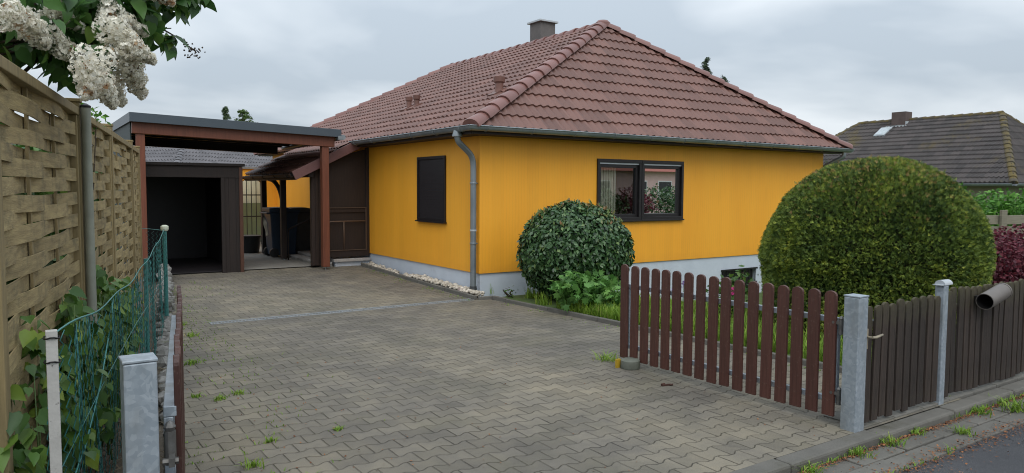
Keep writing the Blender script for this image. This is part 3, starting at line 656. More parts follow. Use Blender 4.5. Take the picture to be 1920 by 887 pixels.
# left wall: window closed by a dark screen
ya, yb, za, zb = WL
f = MB(); X0, X1 = -.035, .10; w = .05
f.box(X0, X1, ya, yb, za, za + .05, .5); f.box(X0, X1, ya, yb, zb - .05, zb, .5); f.box(X0, X1, ya, ya + w, za + .05, zb - .05, .5); f.box(X0, X1, yb - w, yb, za + .05, zb - .05, .5)
o = f.build('window', M['frame_dark'], house, bevel=.004)
s = MB(); nsl = 22
for i in range(nsl):
    z = za + .05 + (zb - za - .1) * i / nsl; s.box(-.012 + .0006*(i % 2), .02, ya + w, yb - w, z, z + (zb - za - .1)/nsl - .0008, .5)
s.build('roller_shutter', M['shutter'], o)
MB().box(-.065, 0, ya - .02, yb + .02, za - .025, za - .001, .5).build('sill', M['frame_dark'], o, bevel=.003)

# ================================================================== PORCH (lean-to beside the house)
porch = empty('porch', (-.75,6,.13), 'dark timber porch with tiled lean-to roof attached to the bungalow side', 'porch')
def pb(mb, name, m, par=None, **kw):
    mb.xf(Matrix.Translation((.75,-6,-.13))); return mb.build(name, m, par or porch, **kw)
xe = -1.50; m_s = rise / run_l; ext = (x0 - xe) * math.hypot(1, m_s)
ze2 = ze - (x0 - xe) * m_s
me = tile_face((xe, 4.10, ze2), (0,1,0), es_l, 3.6, ext, 4, [], seed=9)
me.transform(Matrix.Translation((.75,-6,-.13))); pr = roof_obj('porch_roof', me, M['tile'], porch)
u_ = MB(); u_.add([(xe,4.1,ze2-.03),(xe,7.7,ze2-.03),(x0+.1,7.7,ze-.03+.05),(x0+.1,4.1,ze-.03+.05),(xe,4.1,ze2-.06),(xe,7.7,ze2-.06),(x0+.1,7.7,ze-.01),(x0+.1,4.1,ze-.01)], [(0,1,2,3),(7,6,5,4),(0,4,5,1),(1,5,6,2),(2,6,7,3),(3,7,4,0)])
pb(u_, 'roof_boards', M['dark_brown'])
for a, b in ((0, .5), (.5, 1.0)):                           # verge boards, two overlapping lengths
    q = MB(); p1 = Vector((x0+.04,4.06,ze+.03)).lerp(Vector((xe-.04,4.06,ze2+.03)), a); p2 = Vector((x0+.04,4.06,ze+.03)).lerp(Vector((xe-.04,4.06,ze2+.03)), b + .02)
    q.bar(p1 + Vector((0,-.006*(a>0),-.075)), p2 + Vector((0,-.006*(a>0),-.075)), .03, .17); pb(q, 'verge_board', M['verge'], bevel=.004)
q = MB(); q.box(xe-.03, xe, 4.10, 7.72, ze2-.13, ze2-.01); pb(q, 'eaves_board', M['dark_brown'])
q = gutter(MB(), (xe-.075, 4.1, ze2-.03), (xe-.075, 7.8, ze2-.04), (-1,0,0), .05); pb(q, 'gutter', M['dark_brown'])
q = MB(); q.bar((-1.22,4.12,1.92), (-1.22,7.6,1.92), .10, .14); pb(q, 'eaves_beam', M['dark_brown'], bevel=.006)
for py in (5.9, 7.35):
    q = MB(); q.box(-1.275, -1.165, py-.055, py+.055, .16, 1.85); pb(q, 'post', M['dark_brown'], bevel=.008)
    q = MB(); q.box(-1.24, -1.20, py-.02, py+.02, .11, .16); pb(q, 'post_foot', M['lead'])
q = MB(); q.tube([(-1.22, 5.95 + .95*(1-math.cos(t)), 1.25 + .58*math.sin(t)) for t in [i*math.pi/2/8 for i in range(9)]], .045, 8); pb(q, 'curved_brace', M['dark_brown'], smooth=True)
# dark boarded front corner, glazed wind screen and its rails
q = MB(); q.box(-1.19, -.97, 4.21, 4.29, .15, 2.02)
for i in range(3): q.box(-1.185 + i*.072, -1.185 + i*.072 + .064, 4.195, 4.21, .16, 2.0)
pb(q, 'corner_boarding', M['dark_brown'], bevel=.003)
q = MB(); zt = lambda x: ze + (x - x0) * m_s - .06
q.prism([(-.97,4.22,.30),(-.90,4.22,.30),(-.90,4.22,zt(-.90)),(-.97,4.22,zt(-.97))], (0,.06,0)); q.prism([(-.07,4.22,.30),(-.003,4.22,.30),(-.003,4.22,2.46),(-.07,4.22,2.44)], (0,.06,0))
q.box(-.90, -.07, 4.22, 4.28, .30, .42); q.box(-.90, -.07, 4.222, 4.278, 1.17, 1.25)
pb(q, 'screen_frame', M['dark_brown'], bevel=.004)
q = MB(); q.box(-.90, -.07, 4.245, 4.255, .42, 1.17); q.prism([(-.90,4.245,1.25),(-.07,4.245,1.25),(-.07,4.245,2.42),(-.90,4.245,zt(-.90))], (0,.01,0)); pb(q, 'screen_panel', M['dark_brown'])
q = MB(); q.bar((-.90,4.215,1.262), (-.07,4.215,1.262), .02, .014); q.bar((-.90,4.215,.43), (-.07,4.215,.43), .02, .014); q.bar((-.08,4.215,.43), (-.08,4.215,1.25), .014, .02, (1,0,0))
pb(q, 'screen_bead', mat('worn_bead', (.10,.065,.045), rough=.5, bstr=.1, vary=.1))
q = MB(); q.tube([(-.92,4.19,.93),(-.82,4.19,1.0),(-.10,4.19,1.0)], .012, 6); q.tube([(-.55,4.19,.45),(-.55,4.19,1.0)], .010, 6); pb(q, 'handrail', mat('worn_handrail', (.17,.11,.075), rough=.5, bstr=.1, vary=.1), smooth=True)
q = MB(); q.tube([(-1.17,5.75,.78),(-.62,5.75,1.02),(-.42,5.75,1.03)], .018, 8); q.tube([(-1.17,5.75,.14),(-1.17,5.75,.78)], .014, 6); pb(q, 'handrail', M['dark_brown'], smooth=True)
# platform and steps
q = MB(); q.box(-.72, -.003, 4.22, 6.4, .05, .20); pb(q, 'platform', M['plinth'])
q = MB(); q.box(-.76, -.003, 4.17, 6.44, .205, .26); pb(q, 'platform_slab', M['stone_slab'], bevel=.006)
q = MB(); q.box(-1.00, -.765, 4.26, 6.3, .05, .165); pb(q, 'step', M['concrete'], bevel=.006)
q = MB(); q.box(-.98, -.765, 4.26, 6.3, .165, .205); pb(q, 'step_tread', M['stone_slab'], bevel=.006)

# ================================================================== CARPORT AND SHED
cp = empty('carport', (-2.5,4,.1), 'flat roofed carport on reddish timber posts with anthracite fascia', 'carport')
def cb(mb, name, m, par=None, **kw):
    mb.xf(Matrix.Translation((2.5,-4,-.1))); return mb.build(name, m, par or cp, **kw)
CX0, CX1, CY0, CY1 = -4.30, -.76, 3.72, 7.6
zt_ = lambda x, y=3.9: 2.85 - (x - CX0) * .031              # the roof falls gently to the house
q = MB(); q.prism([(CX0,CY0,zt_(CX0)-.15),(CX1,CY0,zt_(CX1)-.145),(CX1,CY0,zt_(CX1)),(CX0,CY0,zt_(CX0))], (0,.03,0)); cb(q, 'fascia', M['anthracite'], bevel=.004)
q = MB(); q.prism([(CX0-.002,CY0+.031,zt_(CX0)-.15),(CX0-.002,CY1,zt_(CX0)-.15),(CX0-.002,CY1,zt_(CX0)),(CX0-.002,CY0+.031,zt_(CX0))], (.03,0,0)); cb(q, 'fascia', M['anthracite'])
q = MB(); q.prism([(CX1-.03,CY0+.031,zt_(CX1)-.145),(CX1-.03,CY1,zt_(CX1)-.145),(CX1-.03,CY1,zt_(CX1)),(CX1-.03,CY0+.031,zt_(CX1))], (.03,0,0)); cb(q, 'fascia', M['anthracite'])
q = MB(); q.prism([(CX0+.03,CY0+.032,zt_(CX0)-.06),(CX1-.03,CY0+.032,zt_(CX1)-.06),(CX1-.03,CY0+.032,zt_(CX1)-.02),(CX0+.03,CY0+.032,zt_(CX0)-.02)], (0,CY1-CY0-.032,0)); cb(q, 'roof_deck', M['dark_brown'])
for ry in (4.35, 4.95, 5.55, 6.15, 6.75, 7.35):
    q = MB(); q.bar((CX0+.05,ry,zt_(CX0)-.12), (CX1-.05,ry,zt_(CX1)-.12), .07, .12); cb(q, 'rafter', M['dark_brown'])
for by in (3.86, 7.5):
    q = MB(); q.bar((-4.26,by,2.62), (-.86,by,2.515), .10, .20); cb(q, 'beam', M['red_brown'] if by < 5 else M['dark_brown'], bevel=.006)
for px_, py_, zt2 in ((-4.135, 3.9, 2.53), (-1.03, 3.9, 2.43), (-4.18, 7.45, 2.5)):
    q = MB(); q.box(px_-.065, px_+.065, py_-.065, py_+.065, .16, zt2); p_ = cb(q, 'post', M['red_brown'], bevel=.008)
    q = MB(); q.tube([(px_,py_,.09),(px_,py_,.16)], .016, 8); q.box(px_-.05,px_+.05,py_-.05,py_+.05,.15,.16); q.xf(Matrix.Translation((2.5,-4,-.1))); q.build('post_foot', M['galv'], p_)
q = MB(); q.box(CX0+.03, CX0+.05, 4.0, 7.4, .2, 2.70); cb(q, 'side_panel', M['dark_green'])
q = MB(); q.box(-.83, -.75, 3.70, 3.80, 2.55, 2.62); q.tube([(-.72,3.74,2.60),(-.72,7.5,2.55)], .05, 10); cb(q, 'gutter', M['zinc'], smooth=True, ang=40)
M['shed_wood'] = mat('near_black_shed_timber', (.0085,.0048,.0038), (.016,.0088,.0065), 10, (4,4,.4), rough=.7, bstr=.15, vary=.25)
# shed with an open front; near-black walls and floor paint its inner shade
SX0, SX1, SY0, SY1, SZ = -4.14, -2.46, 4.22, 7.2, 2.075
sh = empty('shed', (-3.3,4.3,.13), 'dark brown wooden shed with open black doorway under the carport', 'shed')
def sb(mb, name, m, par=None, **kw):
    mb.xf(Matrix.Translation((3.3,-4.3,-.13))); return mb.build(name, m, par or sh, **kw)
DX0, DX1, DZ = -4.06, -2.81, 1.82
q = MB(); bw = .12
x = DX1
while x < SX1 - .01: q.box(x + .003, min(x + bw, SX1), SY0, SY0 + .03, .10, SZ - .06); x += bw
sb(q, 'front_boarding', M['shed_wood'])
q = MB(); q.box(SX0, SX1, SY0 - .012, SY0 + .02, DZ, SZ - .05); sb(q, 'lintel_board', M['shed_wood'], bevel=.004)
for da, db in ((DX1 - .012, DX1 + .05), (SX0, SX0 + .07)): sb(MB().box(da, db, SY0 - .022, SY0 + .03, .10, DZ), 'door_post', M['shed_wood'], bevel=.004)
q = MB()
y = SY0 + .031
while y < SY1: q.box(SX1 - .03, SX1, y + .003, y + bw, .10, SZ - .05); q.box(SX0, SX0 + .03, y + .003, y + bw, .10, SZ - .05); y += bw
q.box(SX0 + .03, SX1 - .03, SY1 - .03, SY1, .10, SZ - .05); sb(q, 'wall', M['shutter'])
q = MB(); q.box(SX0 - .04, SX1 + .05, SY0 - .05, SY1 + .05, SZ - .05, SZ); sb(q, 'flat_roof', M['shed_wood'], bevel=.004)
q = MB(); q.box(SX0 + .035, SX1 - .035, SY0 + .08, SY1 - .035, .136, .15); sb(q, 'floor', M['shutter'])
q = MB(); q.box(SX1 - .05, SX1 + .012, SY0 - .024, SY0 + .02, .10, SZ - .06); sb(q, 'corner_post', mat('rusty_brown_timber', (.075,.028,.014), rough=.6, bstr=.15, vary=.1), bevel=.004)

# ================================================================== FENCES, GATES, POSTS
def picket_mb(mb, w, t, z0, z1, round_=True, n=8):
    """one board in the local xz plane (thickness along y), rounded top"""
    r = w/2; pts = [(-r,-t/2,z0),(r,-t/2,z0)]
    if round_:
        for i in range(n + 1):
            th = math.pi*i/n; pts.append((r*math.cos(th), -t/2, z1 - r*.75 + r*.75*math.sin(th)))
    else: pts += [(r,-t/2,z1),(-r,-t/2,z1)]
    return mb.prism(pts, (0,t,0))
def leaf_gate(name, hinge, ang, length, n, side, label):
    """gate leaf: local x runs from the hinge to the free end, boards on the side given (+1/-1 local y)"""
    g = empty(name, hinge, label, 'gate', 'two leaves of the brown picket driveway gate', ang)
    P0 = MB(); picket_mb(P0, .090, .022, .055, .945); first = None
    for z_ in (.17, .745):
        for x_ in (-.018, .018): P0.tube([(x_,-.0125,z_),(x_,.0125,z_)], .005, 6, a=.5)
    for i in range(n):
        if first is None: o = first = P0.build('picket', M['brown_paint'], g, bevel=.004)
        else: o = first.copy(); o.data = first.data; col.objects.link(o); o.parent = g
        o.location = (.045 + (length - .10) * i/(n - 1), side*.035, rnd.uniform(-.004,.004)); o.rotation_euler = (rnd.uniform(-.006,.006), rnd.uniform(-.004,.004), 0)
    for z in (.17, .74): MB().box(.0, length - .07, -.017 - .012*(side < 0), .017, z - .02, z + .02).build('rail', M['galv'], g, bevel=.003)
    for x in (.0, length - .10): MB().box(x, x + .035, -.0165, .0165, .191, .719).build('upright', M['galv'], g, bevel=.003)
    MB().bar((.05,0,.19), (length - .12,0,.72), .02, .03).build('brace', M['galv'], g) if False else None
    return g
rg = leaf_gate('gate', (-1.06,-6.595,0), R(90), 2.22, 17, 1, 'brown picket gate leaf standing open beside the lawn, hinged to the right steel post')
lg = leaf_gate('gate', (-5.385,-6.62,.08), R(90-9.8), 2.2, 16, -1, 'brown picket gate leaf folded back along the wire mesh fence, seen edge on')
def hinge(parent, loc, rz, s=1):
    h = MB(); h.tube([(0,0,-.05),(0,0,.05)], .016, 10); h.lathe([(.013,0),(.017,.012),(.010,.024),(.002,.03)], (0,0,.05), 10); h.box(-.075,-.01,-.012,.012,.018,.04); h.box(.01,.06,-.004,.012,-.04,-.015)
    h.tube([(-.05,-.02,.03),(-.05,.02,.03)], .011, 6); h.tube([(.04,-.02,-.028),(.04,.022,-.028)], .010, 6)
    o = h.build('hinge', mat('dull_steel', (.16,.16,.155), (.09,.085,.08), 20, rough=.5, metal=.6, bstr=.1) if 'hs' not in M else M['hs'], parent); M['hs'] = o.data.materials[0]
    o.location = loc; o.rotation_euler = (0,0,rz); o.scale = (s,s,s); return o
hinge(rg, (-.03,.03,.70), R(180)); hinge(rg, (-.03,.03,.20), R(180))
hinge(lg, (-.045,-.005,.62), R(180), 1.25); hinge(lg, (-.045,-.005,.17), R(180), 1.25)
def steel_post(name, x, y, w, h, label, cap=.012, cat='post', rz=0):
    o = empty(name, (x,y,0), label, cat, None, rz)
    MB().box(-w/2, w/2, -w/2, w/2, -.05, h).build('shaft', M['galv'], o, bevel=.006)
    MB().box(-w/2 - .003, w/2 + .003, -w/2 - .003, w/2 + .003, h + .001, h + cap).build('cap', M['galv'], o, bevel=.003)
    return o
pr_ = steel_post('gate_post', -1.075, -6.72, .112, .925, 'square galvanised gate post between the open gate leaf and the small wicket gate')
steel_post('gate_post', -5.485, -6.665, .108, 1.035, 'square galvanised gate post in the left foreground in front of the wire mesh')
p2 = steel_post('gate_post', .07, -6.73, .07, .925, 'slim galvanised post between the wicket gate and the garden fence')
# grey rounded lid on the slim post
q = MB()
pts = [(-.035, .04*math.cos(math.pi*i/10), .932 + .036*math.sin(math.pi*i/10)) for i in range(11)]; q.prism(pts, (.12,0,0)); q.box(-.075, -.036, -.035, .035, .930, .936)
q.build('lid', M['lead'], p2, smooth=True, ang=40)
# wicket gate and garden fence: weathered pickets
def picket_run(parent, x0_, x1_, pitch_, zr=(.03,.045), top=.86, y=0.0, jit=1):
    n = int(round((x1_ - x0_) / pitch_)); protos = []
    for i in range(n + 1):
        if i < 4:
            P = MB(); picket_mb(P, .076 + rnd.uniform(-.006,.006), .02, .04, top); P.tube([(0,-.0112,.72),(0,.0112,.72)], .005, 6, a=.5); P.tube([(0,-.0112,.22),(0,.0112,.22)], .005, 6, a=.5); o = P.build('picket', M['old_picket'], parent, bevel=.004); protos.append(o)
        else:
            o = rnd.choice(protos).copy(); col.objects.link(o); o.parent = parent
        o.location = (x0_ + pitch_*i + rnd.uniform(-.006,.006), y + rnd.uniform(-.003,.003), rnd.uniform(-.014,.014)); o.rotation_euler = (rnd.uniform(-.01,.01), rnd.uniform(-.012,.012), rnd.uniform(-.03,.03))
wk = empty('wicket_gate', (-1.01,-6.74,0), 'small weathered wicket gate of dark pickets with a lever latch', 'gate')
picket_run(wk, .05, .99, .1044)
for z in (.2, .70): MB().box(.0, 1.03, .013, .045, z, z + .04).build('rail', M['galv'], wk)
q = MB(); q.box(-.055, -.025, -.035, .012, .50, .80); q.build('lock_case', M['galv'], wk, bevel=.003)
q = MB(); q.box(.0, .03, -.02, -.012, .56, .70); q.tube([(.014,-.012,.645),(.014,-.06,.645)], .009, 8); q.tube([(.014,-.058,.645),(.06,-.062,.645),(.145,-.055,.652)], [.009,.010,.008], 8); q.lathe([(.009,0),(.009,.01)], (.015,-.018,.585), 8)
q.build('latch_handle', M['brass'], wk, smooth=True, ang=40)
gfen = empty('garden_fence', (.13,-6.73,0), 'weathered dark picket fence along the road in front of the hedge', 'fence')
picket_run(gfen, .05, 7.5, .0985, top=.885)
for z in (.2, .70): MB().box(.0, 7.6, .013, .05, z, z + .05).build('rail', M['old_picket'], gfen)
# newspaper tube
nt = empty('newspaper_tube', (.73,-6.82,.80), 'taupe plastic newspaper tube fixed across the top of the dark picket fence', 'tube')
L_t = .36; n = 22; vs = []; 
for x_, r_ in ((-L_t/2,.066),(-L_t/2,.061),(L_t/2-.01,.061),(L_t/2-.01,.066)):
    for i in range(n):
        th = 2*math.pi*i/n; vs.append((x_, r_*math.cos(th), r_*math.sin(th)))
fs = []
for a, b in ((0,1),(3,0)):
    for i in range(n): fs.append((a*n+i, a*n+(i+1)%n, b*n+(i+1)%n, b*n+i))
t_ = MB().add(vs, fs, .5).build('shell', M['tube_grey'], nt, smooth=True, ang=40)
MB().tube([(L_t/2-.012,0,0),(L_t/2+.006,0,0)], .069, 22, a=.5).build('end_cap', M['tube_grey'], nt, smooth=True, ang=40)
ti = MB(); ti.add([(vs[n+i][0] + .001, vs[n+i][1], vs[n+i][2]) for i in range(n)] + [vs[2*n+i] for i in range(n)], [(i, (i+1)%n, n+(i+1)%n, n+i) for i in range(n)], .5); ti.build('inner_shade', M['iron'], nt, smooth=True)  # black inner skin paints the shade inside the tube
MB().box(-.15,-.12,.06,.085,-.03,.03).box(.10,.13,.06,.085,-.03,.03).build('clamp', M['iron'], nt)
nt.rotation_euler = (0, R(-9), R(3))
# wooden block propping the open leaf
pr = empty('prop_block', (-1.17,-4.60,0), 'grey green round prop block under the free end of the open gate', 'block')
MB().lathe([(.085,0),(.092,.015),(.088,.075),(.075,.085)], (0,0,0), 18).build('body', mat('mossy_concrete', (.15,.16,.135), (.10,.11,.085), 8, rough=.9, bstr=.4, vary=.1), pr, smooth=True, ang=40)
MB().box(-.105,-.055,.07,.09,0,.08).build('wedge', mat('yellow_plastic', (.55,.36,.03), rough=.5, bstr=.05), pr)
# small rusty hinge clip lying on the paving
rc = MB(); rc.bar((-.07,0,.012),(.06,.01,.012),.03,.018); rc.tube([(-.08,0,.018),(-.03,.02,.02)], .018, 8); rc.tube([(.03,-.01,.015),(.085,.0,.012)], .013, 8)
ro = rc.xf(Matrix.Scale(.62,4)).build('rusty_clip', mat('rusted_iron', (.07,.028,.018), (.045,.02,.015), 30, rough=.9, bstr=.4)); ro.location = (-1.33,-5.22,0); ro.rotation_euler = (0,0,R(-20)); tag(ro, 'small rusty iron clip lying on the pavers before the open gate', 'scrap')
# woven fence panels with their posts
fp = [(-5.905,-6.54),(-5.545,-4.63),(-5.215,-2.84),(-4.82,-.68),(-4.60,.55)]
def woven_panel(A, B, idx, label):
    A = Vector((*A,0)); B = Vector((*B,0)); L = (B - A).length - .09; ang = math.atan2(B.y-A.y, B.x-A.x); c0 = A + (B-A).normalized()*.045
    g = empty('woven_panel', (c0.x,c0.y,0), label, 'fence panel', 'woven timber fence panels on the left boundary', ang)
    z0, z1 = .56, 2.10; rows = 23; h = (z1 - z0 - .06) / rows; ns = 3; V = []; F = []; A_ = []; rgn = random.Random(20 + idx)
    nst = 24; s_b = lambda i: min(.999, (i + .5)/nst); bays = [[rgn.random() for _ in range(ns)] for _ in range(7)]
    for r in range(rows):
        zb = z0 + .03 + r*h; sgn = 1 if r % 2 else -1; b = len(V); amp = .015 + rgn.uniform(-.002,.003); ph = rgn.uniform(-.12,.12); tilt = rgn.uniform(-.012,.012); w = h*rgn.uniform(1.00,1.10); bw_ = rgn.uniform(-.016,.010)
        a_ = rgn.random()
        for i in range(nst + 1):
            s = i/nst; y = sgn*amp*math.cos(math.pi*ns*s + ph*math.sin(math.pi*s)); zz = zb + tilt*(s-.5) + bw_*math.sin(math.pi*s)
            for dy in (-.003,.003):
                for dz in (0, w): V.append((s*L, y + dy, zz + dz))
        for i in range(nst):
            p = b + i*4; q_ = p + 4
            F += [(p,q_,q_+1,p+1),(p+2,p+3,q_+3,q_+2),(p+1,q_+1,q_+3,p+3),(p,p+2,q_+2,q_)]; bay = int(s_b(i)*ns); A_ += [min(1,max(0, a_*.65 + .35*bays[r % 7][bay]))]*4
    mb = MB(); mb.v = V; mb.f = F; mb.a = A_; mb.build('weave', M['wicker'], g)
    for k_2 in range(1, ns):
        x = L*k_2/ns; MB().box(x-.013, x+.013, -.006, .006, z0+.02, z1-.03).build('stake', M['wicker_frame'], g)
    MB().box(-.005, L+.005, -.034, .034, z1-.045, z1).build('top_rail', M['wicker_frame'], g, bevel=.004)
    MB().box(-.005, L+.005, -.026, .026, z0-.01, z0+.03).build('bottom_rail', M['wicker_frame'], g, bevel=.004)
    for x in (0, L-.032): MB().box(x, x+.032, -.026, .026, z0+.031, z1-.046).build('side_rail', M['wicker_frame'], g, bevel=.004)
    return g
wl4 = ['woven pine fence panel nearest the road, under the lilac blossom', 'second woven pine fence panel from the road, right of the metal pole', 'third woven pine fence panel from the road', 'farthest woven pine fence panel, ending beside the carport post']
for i in range(4): woven_panel(fp[i], fp[i+1], i, wl4[i])
pl_ = ['pale timber fence post at the left picture edge', 'timber fence post beside the round metal pole', 'pale timber fence post between the second and third woven panels', 'pale timber fence post between the third and farthest woven panels', 'pale timber fence post at the carport end of the woven fence']
an = math.atan2(7.09, 1.305)
for i, (x, y) in enumerate(fp):
    o = empty('fence_post', (x,y,0), pl_[i], 'fence post', 'timber posts of the woven fence', an)
    MB().box(-.036,.036,-.036,.036,-.05,2.13).build('shaft', M['wicker_frame'], o, bevel=.004)
    MB().box(-.042,.042,-.042,.042,2.131,2.15).build('cap', M['wicker_frame'], o, bevel=.003)
po = empty('metal_pole', (-5.485,-4.66,0), 'grey round metal pole standing in front of the woven fence', 'pole')
MB().tube([(0,0,-.05),(0,0,2.10)], .026, 12).build('shaft', mat('dull_zinc_pole', (.33,.34,.28), (.24,.25,.21), 8, rough=.6, metal=.3, bstr=.1, vary=.05), po, smooth=True, ang=40)
MB().lathe([(.028,0),(.028,.012),(.006,.025)], (0,0,2.10), 12).build('cap', M['iron'], po, smooth=True, ang=40)
k = MB()
for a, b in zip(fp[:-1], fp[1:]): k.bar((a[0],a[1],.29), (b[0],b[1],.29), .05, .5)
tag(k.build('gravel_board', M['concrete']), 'grey concrete base boards under the woven fence panels', 'base board')
# chain link fence
cl = empty('wire_mesh_fence', (-5.74,-6.55,0), 'sagging green wire mesh fence running beside the woven panels', 'fence')
def chain_link(mb, A, B, z0, ztop, d=.085, r=.0027, lean=0.0, seed=1):
    A = Vector((*A,0)); B = Vector((*B,0)); L = (B-A).length; dr_ = (B-A)/L; nn = Vector((-dr_.y,dr_.x,0)); n = int(L/d); rg_ = random.Random(seed)
    for i in range(n):
        s0 = i*d; pts = []; top = ztop(s0/L); m = int((top - z0)/(d*.32)); 
        for j in range(m + 1):
            z = z0 + j*d*.32; s = s0 + (d*.52 if j % 2 else -d*.02)
            wv = .018*math.sin(s*5.1 + z*3) + .012*math.sin(s*11 + 2*z) + lean*(z - z0)
            pts.append(A + dr_*s + nn*(wv + (.0016 if j % 2 else -.0016)) + Vector((0,0,z + .012*math.sin(s*4))))
        mb.tube(pts, r, 3, False)
    tp = [A + dr_*(L*i/40) + Vector((0,0,ztop(i/40) + .012*math.sin(L*i/40*4))) for i in range(41)]
    mb.tube(tp, r*1.6, 4, False)
    return mb
ztp = lambda s: 1.13 - .17*math.sin(math.pi*s)**1.0 * (1 - .45*s) + .0*s
mA, mB_, mC = (-5.74,-6.55), (-4.36,.19), (-4.57,.62)
def lb(mb, name, m, **kw):
    mb.xf(Matrix.Translation((5.74,6.55,0))); return mb.build(name, m, cl, **kw)
lb(chain_link(MB(), mA, mB_, .06, ztp), 'mesh', M['mesh_green'], smooth=True)
lb(chain_link(MB(), mB_, mC, .06, lambda s: 1.12, seed=2), 'mesh', M['mesh_green'], smooth=True)
lb(MB().tube([(-5.74,-6.55,.62),(-5.5,-5.5,.70),(-5.2,-4.2,.76),(-4.8,-2,.62),(-4.36,.19,.6)], .0022, 4, False), 'tension_wire', M['mesh_green'], smooth=True)
lb(MB().tube([(-5.72,-6.50,.50),(-5.62,-6.0,.54),(-5.52,-5.55,.70),(-5.44,-5.1,.86)], .004, 5, False), 'sagging_wire', M['mesh_green'], smooth=True)
q = MB(); q.box(-.018,.018,-.018,.018,-.05,1.15); q.xf(Matrix.Translation((-5.74,-6.55,0))); o = lb(q, 'end_post', M['post_white'], bevel=.002)
q = MB()
for z in (1.125, 1.04): q.tube([(-5.74+.024*math.cos(t), -6.55+.024*math.sin(t), z+.003*math.sin(3*t)) for t in [i*2*math.pi/14 for i in range(15)]], .003, 5, False)
lb(q, 'tie_wire', M['iron'])
q = MB(); q.tube([(-4.36,.19,-.05),(-4.36,.19,1.13)], .024, 10); lb(q, 'far_post', M['mesh_green'], smooth=True, ang=40)
q = MB(); q.lathe([(.036,0),(.048,.02),(.045,.055),(.02,.07)], (-4.36,.19,1.12), 12); lb(q, 'post_cap', M['screen'], smooth=True, ang=40)
for s_ in (.62,):
    q = MB(); x = -5.74 + 1.38*s_; y = -6.55 + 6.74*s_; q.tube([(x-.02,y,-.05),(x-.02,y,ztp(s_))], .017, 8); lb(q, 'mid_post', M['mesh_green'], smooth=True, ang=40)
# low rubble edging between the gate leaf and the shed
def pebble(mb, c, r, rg_, flat=.7):
    n1 = [(0,0,1),(0,0,-1)]; vs = []; fs = []
    bm = bmesh.new(); bmesh.ops.create_icosphere(bm, subdivisions=1, radius=1)
    o3 = rg_.random()*99
    rz = Matrix.Rotation(rg_.random()*6.3, 3, 'Z')
    for v in bm.verts:
        k_3 = 1 + .35*noise.noise(v.co*1.3 + Vector((o3,o3,0))); p = rz @ Vector((v.co.x*r*k_3*1.15, v.co.y*r*k_3*.85, v.co.z*r*k_3*flat)); vs.append(Vector(c) + p)
    fs = [tuple(v.index for v in f.verts) for f in bm.faces]; bm.free(); mb.add(vs, fs)
rb = MB(); rg3 = random.Random(5)
y = -4.0
while y < 4.0:
    for lay in range(3 if y > .3 else 1):
        pebble(rb, (edge_l(y) + .02 + rg3.uniform(-.05,.05), y + rg3.uniform(-.06,.06), drive_z(y) + .03 + lay*.085), rg3.uniform(.055,.095), rg3, .75)
    y += .12
tag(rb.build('rubble_edging', M['rubble'], smooth=False), 'low edging of broken grey concrete lumps along the driveway towards the shed', 'edging')
# pebbles along the house wall
pbm = MB()
for i in range(520):
    y = rg3.uniform(-.2, 4.1) if rg3.random() < .5 else rg3.uniform(-.2, 2.3); x = -rg3.uniform(.03, .19); r_ = rg3.uniform(.018,.046)
    if 2.2 < y < 2.8 and rg3.random() < .6: continue
    pebble(pbm, (x, y, drive_z(y) + r_*.6 + rg3.uniform(0,.035) + .035*(y < 2)), r_, rg3, .65)
tag(pbm.build('pebbles', M['pebble'], smooth=True), kind='stuff')
bld = MB(); pebble(bld, (0,0,.05), .10, rg3, .7); bo = bld.build('boulder', mat('pinkish_boulder', (.36,.28,.25), (.24,.20,.18), 9, rough=.85, bstr=.4), smooth=True); bo.location = (-.13,.30,.02)
sbm = bo.modifiers.new('s', 'SUBSURF'); sbm.levels = sbm.render_levels = 2
tag(bo, 'pinkish round boulder lying by the downpipe foot', 'stone')

# ================================================================== BACK YARD: arched gate, bins, cover
gwall = empty('garden_wall', (-1.5,10.6,0), 'yellow garden wall with arched gateway behind the porch', 'wall')
ax, aw, az, at_ = -.66, .40, 1.50, 1.90
pts = [(0.2,10.55,-.05),(0.2,10.55,2.14),(-3.6,10.55,2.14),(-3.6,10.55,-.05),(ax-aw,10.55,-.05)] + [(ax-aw*math.cos(math.pi*i/14), 10.55, az+(at_-az)*math.sin(math.pi*i/14)) for i in range(15)] + [(ax+aw,10.55,-.05)]
wv = MB().prism(pts, (0,.22,0), .5); wv.xf(Matrix.Translation((1.5,-10.6,0))); wv.build('wall', M['yellow'], gwall)
q = MB(); q.box(-3.65,.2,10.5,10.82,2.142,2.19); q.xf(Matrix.Translation((1.5,-10.6,0))); q.build('coping', M['concrete'], gwall)
gg = empty('arched_gate', (ax,10.6,.13), 'black iron barred gate under the yellow arch', 'gate')
q = MB()
for i in range(7):
    x = -aw + .03 + (2*aw - .06)*i/6; q.tube([(x,0,0),(x,0,az-.13+(at_-az)*math.sqrt(max(0,1-(x/aw)**2))-.02)], .011, 6)
for z in (.08, .75, 1.32): q.bar((-aw+.01,0,z),(aw-.01,0,z),.02,.03)
q.build('bars', M['iron'], gg)
q = MB(); q.tube([(-aw*.99*math.cos(math.pi*i/14),0,az-.13+(at_-az)*.98*math.sin(math.pi*i/14)) for i in range(15)], .016, 6); q.build('arch_frame', M['iron'], gg)
s1 = MB().box(-1.3,-.1,11.6,11.63,.8,2.02,.5).build('privacy_screen', M['screen']); tag(s1, 'pale cream screen standing behind the barred arch gate', 'screen')
s2 = MB().box(-1.3,-.1,11.45,11.48,.05,1.22,.5).build('green_sheet', M['green_sheet']); tag(s2, 'pale green sheet leaning below the cream screen behind the arch gate', 'sheet')
